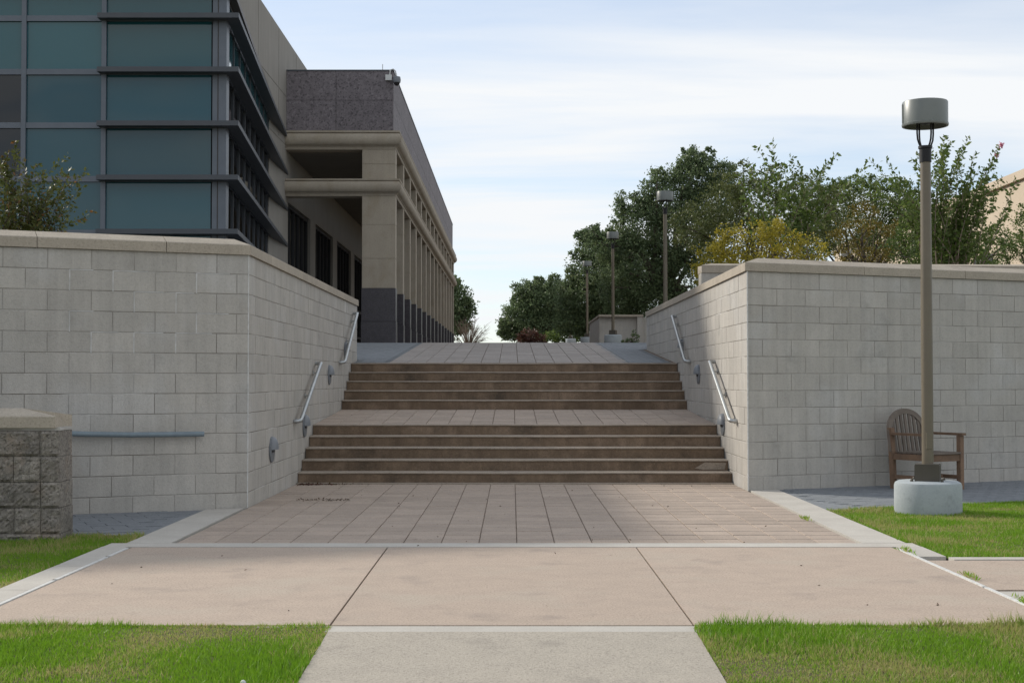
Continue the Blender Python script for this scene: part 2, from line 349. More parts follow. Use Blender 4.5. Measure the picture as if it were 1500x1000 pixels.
small_pavers('grey_pavers', lambda x, y: (x > XL+.01 or y > 24.56) , M['grey'], plaza_z, pz, (0, 0), 0, (-6.45, -2.2), (23.74, 44))
small_pavers('grey_pavers', lambda x, y: (x < XR-.01 or y > 29.1), M['grey'], plaza_z, pz, (0, 0), 0, (1.96, 4.9), (23.74, 44))
for nm, c, ur, vr, keep in (('wing_walk', CR, (0, 9), (-2.36, -.02), lambda x, y: x > 3.13), ('wing_walk', CL, (-8, 0), (-3.4, -.02), lambda x, y: x < -3.06 and y > 11.93)):
    wk = tag(empty(nm, (c.x, c.y, 0)), kind='structure'); a = math.atan2(D.y, D.x)
    P = [c + D*u - NF*v for u, v in ((ur[0], vr[0]), (ur[1], vr[0]), (ur[1], 0), (ur[0], 0))]
    if c is CR: q = [(3.125, wingY(c, 3.125)-2.6), (P[1].x, P[1].y), (P[2].x, P[2].y), (3.125, wingY(c, 3.125))]
    else: q = [(-9, 11.92), (-3.055, 11.92), (-3.055, wingY(c, -3.055)), (-9, wingY(c, -9))] 
    b = quadprism('joint_bed', q, -.12, -.006, M['grey'], wk); b.location = (-c.x, -c.y, 0)
    s = small_pavers('grey_pavers', keep, M['grey'], lambda y: 0.0, wk, (c.x, c.y), a, ur, vr, .3 if c is CL else .2, .2 if c is CL else .1); s.location = (-c.x, -c.y, 0)

# ---------------------------------------------------------------- staircases
def quadprism_v(par, pts, y, zb):
    mb = MB(); n = len(pts); mb.add([(a, y, zb+b) for a, b in pts] + [(a, y+.01, zb+b) for a, b in pts], [tuple(range(n)), tuple(range(n, 2*n))[::-1]] + [(i, n+i, n+(i+1) % n, (i+1) % n) for i in range(n)])
    return mb.build('repair_patch', M['tread'], par)
def staircase(label, y0, z0, n, rise, tread, last):
    st = empty('staircase', (0, y0, z0), label=label, cat='staircase', group='flights of steps up to the plaza')
    W0, W1 = XL+.004, XR-.004; nseg = 60
    for i in range(n):
        yf = i*tread; zt = (i+1)*rise; dep = tread+.05 if i < n-1 else last
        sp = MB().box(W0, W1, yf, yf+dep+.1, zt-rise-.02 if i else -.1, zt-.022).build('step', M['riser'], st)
        if i == 1 and z0 == 0: quadprism_v(sp, [(2.32,.03),(2.42,.012),(2.70,.012),(2.72,.10),(2.45,.105)], yf-.004, zt-rise)
        prof = [(-.008,-.022),(-.016,-.017),(-.017,-.009),(-.012,-.003),(-.003,0),(dep,0),(dep,-.022)]
        mb = MB(); vs = []; fs = []; m = len(prof); ph = random.uniform(0, 6)
        for k in range(nseg+1):
            x = W0+.002 + (W1-W0-.004)*k/nseg
            jz = .002*math.sin(x*2.1+ph)+random.uniform(-.0008, .0008); jy = random.uniform(-.002, .002)
            if i == 0 and x > 2.55: jy += .02
            vs += [(x, yf+a+(jy if a < 0 else 0), zt+b+jz*(1 if a < .1 else 0)) for a, b in prof]
        for k in range(nseg):
            for q in range(m):
                q2 = (q+1) % m; fs.append((k*m+q, k*m+q2, (k+1)*m+q2, (k+1)*m+q))
        fs += [tuple(range(m))[::-1], tuple(range(nseg*m, nseg*m+m))]
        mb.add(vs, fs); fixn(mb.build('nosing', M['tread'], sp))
    return st
staircase('lower flight of five brown concrete steps above the front landing', 17.77, 0, 5, .1385, .3275, .13)
staircase('upper flight of five brown concrete steps leading onto the plaza', 22.32, .823, 5, .1484, .32, .13)

# ---------------------------------------------------------------- block walls
BH = .2; BW = .4064; NC = 13; ZT = 2.555
_bm = {}
def block_mesh(w, li=0, ri=0):
    key = (round(w, 3), li, ri)
    if key in _bm: return _bm[key]
    g = .0035; b = .004; d = .05; h = BH; x0, x1 = g, w-g; z0, z1 = g, h-g; mb = MB()
    mb.add([(x0,0,z0+b),(x1,0,z0+b),(x1,0,z1-b),(x0,0,z1-b),(x0,b,z0),(x1,b,z0),(x1,b,z1),(x0,b,z1),(x0+li,d,z0),(x1-ri,d,z0),(x1-ri,d,z1),(x0+li,d,z1)],
       [(0,1,2,3),(0,4,5,1),(3,2,6,7),(4,8,9,5),(7,6,10,11),(0,3,7,4),(1,5,6,2),(4,7,11,8),(5,9,10,6)])
    _bm[key] = mb.mesh('block', M['block']); return _bm[key]
def lay(parent, org, ang, length, hidden, li=0, ri=0, shift=0, patch=None):
    """running bond; local x runs along the wall, local y points into it; hidden(s, ztop) -> skip"""
    o0 = Vector(org); ca, sa = math.cos(ang), math.sin(ang); cnt = 0
    for c in range(NC):
        zb = ZT - (c+1)*BH; s = 0; first = True
        while s < length-.03:
            wd = BW
            if first and (c + shift) % 2: wd = BW/2
            wd = min(wd, length-s)
            if length-s-wd < .1: wd = length-s
            if not hidden(s+wd/2, zb+BH):
                me = block_mesh(wd, li if first else 0, ri if s+wd > length-.01 else 0)
                o = bpy.data.objects.new('block', me); link(o, parent); r = random.uniform(0, .003)
                o.location = (o0.x + s*ca - r*sa - parent.location.x, o0.y + s*sa + r*ca - parent.location.y, zb); o.rotation_euler = (0, 0, ang); cnt += 1
                if patch and 1 <= c <= 4 and patch[0] < s < patch[1] and random.random() < .6:
                    mbp = MB().box(-.005, .006, -.0015, .004, -.002, BH+.002); mbp.box(.006, wd*random.uniform(.4, .95), -.0015, .004, BH-.005, BH+.004)
                    q = mbp.build('mortar_patch', M['patch'], parent); q.location = o.location; q.rotation_euler = o.rotation_euler
            s += wd; first = False
    return cnt
def stair_z(Y):
    if Y < 17.77: return 0
    if Y < 19.1: return .1385*(1+int((Y-17.77)/.3275))
    if Y < 22.32: return .7
    if Y < 23.6: return .823 + .148*int((Y-22.32)/.32)
    return plaza_z(Y)
PROF = [(-.025,0),(-.025,.095),(-.016,.103),(.17,.172),(.365,.103),(.365,0)]
def station(p, t, inward, prof, z, hip=0):
    return [Vector((p.x, p.y, z)) + inward*o + Vector((0, 0, h)) + (t*hip if h > .14 else Vector((0,0,0))) for o, h in prof]
def miter(n1, n2):
    m = (n1+n2); return m / (m.dot(n1))
def coping(parent, pts, norms, cutsets, z, prof=PROF, hips=(0, 0), m=None, name='coping_stone'):
    """pts: polyline; norms: inward normal of each leg; cutsets: joint distances in each leg"""
    for k in range(len(pts)-1):
        a, b = pts[k], pts[k+1]; t = (b-a).normalized(); ln = (b-a).length; n = norms[k]
        ds = [0] + list(cutsets[k]) + [ln]
        for q in range(len(ds)-1):
            s0, s1 = ds[q], ds[q+1]
            if s0 == 0 and k > 0: A = station(a + t*.001, t, miter(norms[k-1], n), prof, z)
            else: A = station(a+t*(s0+.003), t, n, prof, z, hips[0] if (k == 0 and q == 0) else 0)
            if s1 == ln and k < len(pts)-2: B = station(b - t*.001, t, miter(n, norms[k+1]), prof, z)
            else: B = station(a+t*(s1-.003), t, n, prof, z, -hips[1] if (k == len(pts)-2 and q == len(ds)-2) else 0)
            o = MB().sweep(A, B).build(name, m or M['cope'], parent); fixn(o); o.location = -parent.location
IN = -NF
# left: stair side wall and wing wall
ls = empty('stair_side_wall', (XL, 14.4, 0), label='pale block wall left of the stairs carrying two handrails', cat='wall', group='walls flanking the stairs')
quad = lambda nm, P, z0, z1, par: setattr(quadprism(nm, P, z0, z1, M['mortar'], par), 'location', -par.location)
LE, RE = 24.5, 29.0
quad('mortar_core', [(XL-.006, 14.41), (XL-.006, LE), (XL-.34, LE), (XL-.34, 14.41)], -.3, ZT, ls)
n1 = lay(ls, (XL, 14.4, 0), R(90), LE-14.4, lambda s, zt: zt < stair_z(14.4+s)+.01)
lw = empty('wing_wall', (CL.x, CL.y, 0), label='pale block wing wall left of the stairs behind the rough block pier', cat='wall', group='wing walls beside the stairs')
LWL = 5.2; a0 = CL - D*LWL; ang = math.atan2(D.y, D.x)
quad('mortar_core', [(p.x, p.y) for p in (a0+IN*.006, CL+IN*.006-D*.004, CL+IN*.34-D*.36, a0+IN*.34)], -.3, ZT, lw)
n2_ = lay(lw, a0, ang, LWL, lambda s, zt: zt < -.02, patch=(LWL-1.9, LWL-.5))
# corner copings are mitred between both walls
def corner_coping(wing, side, pw, pc, ps, nw, nsd, cw, cs):
    t1 = (pc-pw).normalized(); ln = (pc-pw).length; ds = [0]+cw+[ln]
    for q in range(len(ds)-1):
        A = station(pw+t1*(ds[q]+.003), t1, nw, PROF, ZT); B = station(pc-t1*.0015, t1, miter(nw, nsd), PROF, ZT) if q == len(ds)-2 else station(pw+t1*(ds[q+1]-.003), t1, nw, PROF, ZT)
        o = fixn(MB().sweep(A, B).build('coping_stone', M['cope'], wing)); o.location = -wing.location
    t2 = (ps-pc).normalized(); ln = (ps-pc).length; ds = [0]+cs+[ln]
    for q in range(len(ds)-1):
        A = station(pc+t2*.0015, t2, miter(nw, nsd), PROF, ZT) if q == 0 else station(pc+t2*(ds[q]+.003), t2, nsd, PROF, ZT)
        B = station(pc+t2*(ds[q+1]-.003), t2, nsd, PROF, ZT)
        o = fixn(MB().sweep(A, B).build('coping_stone', M['cope'], side)); o.location = -side.location
corner_coping(lw, ls, a0, CL, Vector((XL, LE, 0)), IN, Vector((-1, 0, 0)), [LWL-4.6, LWL-3.33, LWL-2.05, LWL-.83], [1.2*k for k in range(1, 9)])
MB().box(-.006, .004, -.004, .004, 0, ZT).build('corner_joint', M['seal'], ls)
# right
rs = empty('stair_side_wall', (XR, 16.6, 0), label='sunlit pale block wall right of the stairs carrying two handrails', cat='wall', group='walls flanking the stairs')
ZT_L = ZT; ZT = 2.562
quad('mortar_core', [(XR+.006, 16.63), (XR+.34, 16.78), (XR+.34, RE), (XR+.006, RE)], -.3, ZT, rs)
n3 = lay(rs, (XR, RE, 0), R(-90), RE-16.6, lambda s, zt: zt < stair_z(RE-s)+.01, 0, .077)
rw = empty('wing_wall', (CR.x, CR.y, 0), label='grey block wing wall right of the stairs behind the wooden armchair', cat='wall', group='wing walls beside the stairs')
RWL = 6.6; a1 = CR + D*RWL
quad('mortar_core', [(p.x, p.y) for p in (CR+IN*.006+D*.02, a1+IN*.006, a1+IN*.34, CR+IN*.34+D*.18)], -.3, ZT, rw)
n4 = lay(rw, CR+D*.012, ang, RWL, lambda s, zt: zt < -.02, .077, 0, 1)
corner_coping(rw, rs, a1, CR, Vector((XR, RE, 0)), IN, Vector((1, 0, 0)), [1.13, 2.3, 3.35, 4.92], [1.0+1.22*k for k in range(0, 9)])
MB().box(-.002, .012, -.006, .004, 0, ZT).build('corner_joint', M['seal'], rs)
print('blocks', n1, n2_, n3, n4)
# planting beds held up by the walls
tag(quadprism('planting_bed', [(XL-.33,14.6),(XL-.33,24.5),(-15,24.5),(-15,9.6),((a0+IN*.3).x,(a0+IN*.3).y)], -.2, 2.2, M['mulch']), kind='structure')
tag(quadprism('planting_bed', [(XR+.33,16.95),((a1+IN*.3).x,(a1+IN*.3).y),(22,26),(22,60),(5.2,60),(5.2,30),(XR+.33,29)], -.2, 2.35, M['mulch']), kind='structure')
tag(quadprism('hillside', [(5.2,30.5),(60,30.5),(90,140),(6.5,140),(5.2,60)], 1, 2.6, M['mulch']), kind='structure')
# second wall behind the right wing
bw = empty('rear_planter_wall', (3.2, 24.0, 2.3), label='low wall with stone coping seen just behind the right wing wall', cat='wall')
quadprism('wall_face', [(0,0),(9,.35),(9,.7),(0,.35)], -.2, .79, M['block'], bw)
P0 = Vector((3.2, 24.0, 0)); P1 = Vector((12.2, 24.35, 0)); tt = (P1-P0).normalized()
coping(bw, [P0, P1], [Vector((-tt.y, tt.x, 0))], [[1.25*k for k in range(1, 7)]], 3.092, [(-.02,0),(-.02,.13),(.17,.17),(.37,.13),(.37,0)], (.18, 0))
for o in bw.children:
    if o.name.startswith('coping'): o.location = -bw.location
# far retaining wall beyond the lamps
fw = empty('far_retaining_wall', (3.38, 55, 2.6), label='small grey block wall on the plaza behind the lamp posts', cat='wall')
quadprism('wall_face', [(0,0),(1.45,0),(1.45,.4),(.4,.4),(.4,7),(0,7)], -.3, 1.1, M['block'], fw)
MB().box(1.455, 1.66, -.15, .4, -.3, 1.1).build('pier', M['block'], fw); MB().box(1.665, 3.4, .1, .5, -.3, 1.08).build('wall_face', M['block'], fw)
MB().box(-.03, 1.69, -.18, .43, 1.1, 1.18).build('coping_stone', M['cope'], fw); MB().box(-.03, .43, .434, 7.03, 1.1, 1.18).build('coping_stone', M['cope'], fw)

# rough split-face pier at the left
pr = empty('rough_block_pier', (-3.64, 11.5, 0), label='low pier of rough split-face blocks with a pale sloped cap', cat='pier')
def rock(x0, x1, z0, z1, y, ydep, seed, end=False):
    r = np.random.default_rng(seed); nx_, nz_ = max(4, int((x1-x0)/.022)), 10; V = []; F = []
    xs_ = np.linspace(x0+.002, x1-.002, nx_+1); zs_ = np.linspace(z0+.002, z1-.002, nz_+1)
    H = r.normal(0, 1, (nx_+1, nz_+1))
    for _ in range(1): H = (H + np.roll(H,1,0) + np.roll(H,1,1) + np.roll(H,-1,0) + np.roll(H,-1,1))/3
    big = r.normal(0, .012, 4)
    for i, x in enumerate(xs_):
        for j, z in enumerate(zs_):
            u, v = (x-x0)/(x1-x0), (z-z0)/(z1-z0); e = min(u, 1-u, 1.2)*(x1-x0); e2 = min(v, 1-v)*(z1-z0)
            k = min(1, min(e, e2)/.02)
            V.append((x, y - k*(.016 + .008*H[i, j] + big[0]*(u-.5) + big[1]*(v-.5)), z))
    n = nz_+1
    F = [(i*n+j, (i+1)*n+j, (i+1)*n+j+1, i*n+j+1) for i in range(nx_) for j in range(nz_)]
    b = len(V); V += [(x0+.002, y+ydep, z0+.002), (x1-.002, y+ydep, z0+.002), (x1-.002, y+ydep, z1-.002), (x0+.002, y+ydep, z1-.002)]
    c = (0, nx_*n, nx_*n+nz_, nz_)
    F += [(c[0], b, b+3, c[3]), (c[1], c[2], b+2, b+1), (c[3], b+3, b+2, c[2]), (c[0], c[1], b+1, b)]
    mb = MB(); mb.add(V, F); return mb
zr = [-.13, .055, .262, .469, .676, .883]
for k in range(5):
    off = [0, .0, -.21, 0, -.21][k]; x = 0.0 - .004*k; cuts = [x, x-.155]
    q = x-.155 - (.215 if k % 2 else .42); cuts.append(q)
    while q > -2.6: q -= .42; cuts.append(q)
    for i in range(len(cuts)-1):
        o = rock(cuts[i+1], cuts[i], zr[k], zr[k+1], 0, .34, 31*k+i).build('rough_block', M['rock'], pr); fixn(o)
MB().box(-2.58, -.03, .03, .33, -.13, .91).build('mortar_core', M['mortar'], pr)
MB().box(-2.6, -.012, .008, .34, .885, .905).build('mortar_bed', M['mortar'], pr)
P0 = Vector((-6.2, 11.5, 0)); P1 = Vector((-3.68, 11.5, 0))
coping(pr, [P0, P1], [Vector((0, 1, 0))], [[1.3]], .906, [(-.02,0),(-.02,.088),(-.013,.096),(.2,.155),(.42,.096),(.42,0)], (0, .34))

# ---------------------------------------------------------------- handrails, wall lights, pipe
def handrail(label, side, ya, za, yb, zb):
    X = XL if side < 0 else XR; s = -side; hr = empty('handrail', (X, ya, za), label=label, cat='handrail', group='steel handrails on the stair walls')
    off = s*.085; dy, dz = yb-ya, zb-za
    pts = [(s*.004, -.10, -.03), (s*.05, -.105, -.03), (s*.08, -.085, -.025), (off, -.04, -.012), (off, 0, 0)]
    pts += [(off, dy*k/6, dz*k/6) for k in range(1, 7)]
    pts += [(off, dy+.04, dz+.008), (s*.08, dy+.075, dz+.01), (s*.05, dy+.095, dz+.01), (s*.004, dy+.095, dz+.01)]
    MB().tube(pts, .025, 12).build('rail', M['steel'], hr, True)
    for f in (.06, .5, .93):
        c = Vector((0, dy*f, dz*f))
        b = MB().tube([c+Vector((s*.002,0,-.075)), c+Vector((s*.05,0,-.07)), c+Vector((off,0,-.02))], .009, 8)
        b.tube([c+Vector((s*.001,0,-.075)), c+Vector((s*.012,0,-.075))], .035, 14).build('bracket', M['steel'], hr, True)
handrail('steel handrail beside the lower flight on the left wall', -1, 17.5, .815, 19.2, 1.50)
handrail('steel handrail beside the upper flight on the left wall', -1, 22.05, 1.585, 23.72, 2.385)
handrail('steel handrail beside the lower flight on the right wall', 1, 17.45, .82, 19.1, 1.52)
handrail('steel handrail beside the upper flight on the right wall', 1, 21.95, 1.60, 23.6, 2.33)
def wall_light(label, side, Y, z):
    X = XL if side < 0 else XR; s = -side; o = empty('wall_light', (X, Y, z), label=label, cat='wall light', group='half-dome lights on the stair walls')
    r = .145; n = 28; mb = MB(); mb.tube([(s*.001, 0, 0), (s*.014, 0, 0), (s*.02, 0, 0)], [r, r, r*.93], n); mb.build('back_plate', M['light_grey'], o, True)
    hv = []; hf = []; na, nb = 14, 7        # quarter-dome hood over the upper half
    for i in range(na+1):
        th = math.pi*i/na
        for j in range(nb+1):
            ph = math.pi/2*j/nb; rr = r*.96*math.cos(ph); hv.append((s*(.02+.062*math.sin(ph)), rr*math.cos(th), rr*math.sin(th)+.002))
    m = nb+1; hf = [(i*m+j, (i+1)*m+j, (i+1)*m+j+1, i*m+j+1) for i in range(na) for j in range(nb)]
    hf.append(tuple(range(0, m)) + tuple(na*m + j for j in range(nb-1, -1, -1)))
    mb = MB(); mb.add(hv, hf); fixn(mb.build('hood', M['light_grey'], o, True))
    MB().box(min(s*.02, s*.032), max(s*.02, s*.032), -.06, .06, -.03, -.002).build('lens', M['fin'], o)
wall_light('grey half-dome light low on the left wall nearest the corner', -1, 15.8, .52)
wall_light('grey half-dome light under the lower handrail on the left wall', -1, 18.3, .70)
wall_light('grey half-dome light between the two handrails on the left wall', -1, 20.75, 1.36)
wall_light('grey half-dome light behind the upper handrail on the left wall', -1, 22.75, 1.75)
wall_light('grey half-dome light under the lower handrail on the right wall', 1, 18.5, .71)
wall_light('grey half-dome light between the two handrails on the right wall', 1, 20.9, 1.37)
wall_light('grey half-dome light behind the upper handrail on the right wall', 1, 22.9, 1.80)
pa = CL - D*.46 + NF*.07; pl = empty('pipe_rail', (pa.x, pa.y, .755), label='blue-grey pipe rail running along the left wing wall', cat='pipe')
pts = [Vector((0,0,0)) - D*u + Vector((0,0,h)) for u, h in ((0,0),(.3,.0),(.7,.003),(1.1,.015),(1.5,.035),(2.2,.06),(3.4,.09))]
MB().tube(pts, .026, 12).build('pipe', M['bluepipe'], pl, True)
for u, h in ((.25, 0), (1.5, .035), (2.8, .075)):
    c = -D*u + Vector((0,0,h)); MB().tube([c, c - NF*.068], .012, 8).build('bracket', M['bluepipe'], pl)

# ---------------------------------------------------------------- lamp posts
def lamp(loc, label, k=1.0, detail=True):
    o = empty('lamp_post', loc, label=label, cat='lamp post', group='lamp posts along the right side'); n = 40 if detail else 16
    MB().lathe([(.30,-.15),(.318,0),(.322,.02),(.322,.26),(.312,.29),(.285,.305),(.0,.308)], n=n).build('footing', M['lampbase'], o, True)
    q = R(-20); c, s_ = math.cos(q), math.sin(q); b = MB(); b.obox((0,0,.385), (.118*c,.118*s_,0), (-.118*s_,.118*c,0), (0,0,.078))
    b.obox((0,0,.467), (.112*c,.112*s_,0), (-.112*s_,.112*c,0), (0,0,.005)); b.build('base_cover', M['boxpaint'], o)
    T = 4.03*k
    if detail:
        for i in range(4):
            a = R(25+90*i); MB().lathe([(.016,.30),(.016,.322),(.008,.332)], (.2*math.cos(a), .2*math.sin(a), 0), 6).build('bolt', M['boxpaint'], o)
        MB().box(-.03, .03, -.062, -.04, .62, .78).build('access_cover', M['bronze'], o)
    MB().lathe([(.056,.46),(.055,2),(.05,T-.60)], n=n//2).build('pole', M['bronze'], o, True)
    MB().lathe([(.058,T-.60),(.058,T-.47),(.068,T-.465),(.068,T-.44),(.03,T-.435)], n=n//2).build('collar', M['black'], o, True)
    for i in range(4):
        a = R(20+90*i); ca, sa = math.cos(a), math.sin(a)
        MB().tube([(r*ca, r*sa, T+z) for r, z in ((.05,-.45),(.07,-.425),(.088,-.38),(.094,-.32),(.094,-.2))], .009, 7).build('prong', M['black'], o, True)
    h = MB().lathe([(.07,T-.16),(.195,T-.205),(.2,T-.245),(.221,T-.245),(.224,T-.235),(.224,T-.222),(.219,T-.218),(.219,T-.012),(.214,T-.003),(.2,T),(.0,T)], n=n).build('lamp_head', M['head'], o, True)
    MB().box(-.226, -.214, -.012, .012, T-.215, T-.03).build('seam', M['head'], h)
    MB().lathe([(.0,T-.23),(.05,T-.22),(.06,T-.17),(.0,T-.165)], n=16).build('reflector', M['black'], h, True)
    return o
lamp((4.07, 13.95, 0), 'tall lamp post on a round concrete footing in the right lawn')
for (X, Y, t) in ((4.08, 37.8, 'lamp post rising behind the coping of the right stair wall'), (3.66, 51.5, 'lamp post in front of the small grey wall on the plaza'),
                  (3.68, 69.6, 'lamp post just left of the small grey plaza wall'), (3.70, 89.6, 'dark lamp post against the oaks left of the grey plaza wall'),
                  (3.70, 122, 'distant lamp post among the trees, right of the two farthest'), (3.70, 151, 'distant lamp post among the trees, farthest and leftmost of all')):
    lamp((X, Y, plaza_z(Y)), t, 1.0, Y < 60)

# ---------------------------------------------------------------- wooden armchair
ch = empty('garden_armchair', (4.92, 16.9, 0), R(32), label='weathered wooden armchair with arched slatted back against the grey wall', cat='chair')
W2, DP, SH, AH, BT = .29, .25, .42, .645, .93     # local -y is the front
for sx in (-1, 1):
    MB().box(sx*W2-.03, sx*W2+.03, -DP-.03, -DP+.03, 0, AH-.012).build('leg', M['teak'], ch)
    MB().obox((sx*W2, DP+.02, .36), (.028,0,0), (0,.03,0), (0,.02,.36)).build('leg', M['teak'], ch)
    MB().box(sx*W2-.038, sx*W2+.038, -DP-.055, DP+.03, AH-.01, AH+.018).build('arm', M['teak'], ch)
    MB().box(sx*W2-.018, sx*W2+.018, -DP+.03, DP, SH-.075, SH-.005).build('side_rail', M['teak'], ch)
    MB().box(sx*W2-.016, sx*W2+.016, -DP+.03, DP, .12, .165).build('stretcher', M['teak'], ch)
MB().box(-W2+.03, W2-.03, -DP-.02, -DP+.012, SH-.085, SH-.005).build('front_rail', M['teak'], ch)
MB().box(-W2+.03, W2-.03, DP-.02, DP+.02, SH-.07, SH+.01).build('back_rail', M['teak'], ch)
MB().box(-W2+.03, W2-.03, -.02, .02, .125, .16).build('stretcher', M['teak'], ch)
for k in range(7):
    y = -DP-.01 + k*.075; MB().box(-W2+.032, W2-.032, y-.03, y+.03, SH, SH+.02).build('seat_slat', M['teakgrey'], ch)
by = lambda z: DP+.02 + (z-.42)*.16
arc = [(-W2, z) for z in (.44, .55, .66)] + [(-W2*math.cos(a)*1.0, .68+.235*math.sin(a)) for a in [math.pi*k/14 for k in range(0, 15)]] + [(W2, z) for z in (.66, .55, .44)]
vs = []; fs = []
for i, (x, z) in enumerate(arc):
    t = Vector((arc[min(i+1, len(arc)-1)][0]-arc[max(i-1, 0)][0], 0, arc[min(i+1, len(arc)-1)][1]-arc[max(i-1, 0)][1])).normalized(); nn = Vector((-t.z, 0, t.x))
    for o_, d_ in ((-.03,-.02),(.03,-.02),(.03,.02),(-.03,.02)): vs.append((x+nn.x*o_, by(z)+d_, z+nn.z*o_))
for i in range(len(arc)-1):
    for q in range(4): fs.append((i*4+q, i*4+(q+1) % 4, (i+1)*4+(q+1) % 4, (i+1)*4+q))
fs += [(0,1,2,3), tuple(len(vs)-4+q for q in range(4))]
mb = MB(); mb.add(vs, fs); fixn(mb.build('back_frame', M['teakgrey'], ch))
for k in range(7):
    x = -.216+.072*k; zt = .68+.225*math.sqrt(max(0, 1-(x/W2)**2)); z0_ = SH+.0
    MB().obox((x, (by(z0_)+by(zt))/2, (z0_+zt)/2), (.021,0,0), (0,.009,0), (0,(by(zt)-by(z0_))/2,(zt-z0_)/2)).build('back_slat', M['teakgrey'], ch)

# ---------------------------------------------------------------- stone building with colonnade
CX, CY0, SPC, NCOL = -3.35, 40.7, 2.9, 15; BX = -6.5; CYE = CY0 + SPC*(NCOL-1) + .5; GZ = 2.25
sb = empty('stone_building', (BX, CY0, GZ), label='long limestone building with a square-columned arcade and granite parapet', cat='building')
def bpart(mb, nm, m, par=None, smooth=False):
    o = mb.build(nm, m, par or sb, smooth)
    if par is None: o.location = -sb.location
    return o
for i in range(NCOL):
    y = CY0 + SPC*i; gz = plaza_z(y)-.05
    mb = MB(); zs_ = [3.90, 4.75, 5.72, 6.535]
    for a, b in zip(zs_, zs_[1:]): mb.box(CX-.95, CX, y, y+.5, a+.006, b-.006)
    mb.box(CX-.94, CX-.01, y+.01, y+.49, 3.8, 7.9); mb.box(CX-.95, CX, y, y+.5, 7.03, 7.46); mb.box(CX-.95, CX, y, y+.5, 7.472, 7.875)
    c = bpart(mb, 'column', M['lime'])
    g = MB().box(CX-.965, CX+.015, y-.015, y+.515, 2.95, 3.9).box(CX-.975, CX+.025, y-.025, y+.525, gz, 2.94)
    g.build('granite_base', M['granite2'], c)
def cornice(z0, z1, name):
    h = z1-z0; prof = [(.06,0),(0,0),(-.02,.08*h),(-.02,.14*h)]
    prof += [(-.045,.15*h),(-.045,.19*h)] + [(-.06-.125*math.sin(a), h*(.54-.33*math.cos(a))) for a in [math.pi*k/12 for k in range(1, 12)]]
    prof += [(-.085,.885*h),(-.13,.90*h),(-.13,h),(.5,h),(.5,0)]
    pts = [Vector((BX, CY0, 0)), Vector((CX, CY0, 0)), Vector((CX, CYE, 0))]; nm_ = [Vector((0,1,0)), Vector((-1,0,0))]
    A = station(pts[0], Vector((1,0,0)), nm_[0], prof, z0); B = station(pts[1], Vector((1,0,0)), miter(*nm_), prof, z0); C_ = station(pts[2], Vector((0,1,0)), nm_[1], prof, z0)
    bpart(MB().sweep(A, B), name, M['lime'], None, True); bpart(MB().sweep(B, C_), name, M['lime'], None, True)
cornice(6.54, 7.03, 'lower_cornice'); cornice(7.88, 8.41, 'upper_cornice')
PX = CX-.07; PY = CY0+.07
for a, b in ((BX, -5.07), (-5.07, PX)):
    for z0_, z1_ in ((8.412, 9.315), (9.325, 10.16)): bpart(MB().box(a+.005, b-.005, PY, PY+.08, z0_, z1_), 'granite_panel', M['granite'])
y = PY+.085
while y < CYE-.2:
    y2 = min(y+1.45, CYE)
    for z0_, z1_ in ((8.412, 9.315), (9.325, 10.16)): bpart(MB().box(PX-.08, PX-.001, y+.005, y2-.005, z0_, z1_), 'granite_panel', M['granite'])
    y = y2
bpart(MB().box(BX, PX-.03, PY+.03, CYE-.01, 8.42, 10.12), 'parapet_core', M['dark'])
bpart(MB().box(BX, PX+.015, PY-.015, CYE, 10.162, 10.20), 'metal_coping', M['fin'])
bpart(MB().box(BX+.01, CX-.51, CY0+.51, CYE-.02, 7.86, 7.92), 'soffit', M['soffit'])
wl = MB(); wl.box(BX-.5, BX, 33.0, 41.15, 1.5, 11.1); y = 41.15; wins = []
while y < CYE:
    wins.append((y, y+4.55)); wl.box(BX-.5, BX, y+4.55, y+5.8, 1.8, 11.1); wl.box(BX-.5, BX, y, y+4.55, 6.43, 11.1); y += 5.8
wl.box(BX-.5, BX-.3, 33, y, 1.8, 11.0)
bpart(wl, 'wall', M['precast'])
for z in (8.0, 9.4): bpart(MB().box(BX-.02, BX+.004, 33, 60, z, z+.025), 'panel_joint', M['soffit'])
for y in (36.2, 39.4, 42.6): bpart(MB().box(BX-.02, BX+.005, y, y+.02, 8.05, 11.08), 'panel_joint', M['soffit'])
for a, b in wins:
    f = MB(); f.box(BX-.2, BX-.08, a, b, 6.33, 6.43); f.box(BX-.2, BX-.08, a, b, 2.2, 2.35); f.box(BX-.2, BX-.07, a, b, 4.1, 4.22); f.box(BX-.2, BX-.07, a, b, 3.0, 3.09)
    for k in range(6): yy = a + (b-a-.07)*k/5; f.box(BX-.2, BX-.085, yy, yy+.07, 2.3, 6.4)
    wo_ = bpart(f, 'window', M['winframe'])
    for k in range(5):
        y0_ = a+(b-a-.07)*k/5+.07; y1_ = a+(b-a-.07)*(k+1)/5
        MB().box(BX-.16, BX-.14, y0_, y1_, 2.35, 4.1).build('pane', M['darkglass'], wo_); MB().box(BX-.16, BX-.14, y0_, y1_, 4.22, 6.33).build('pane', M['darkglass'], wo_)
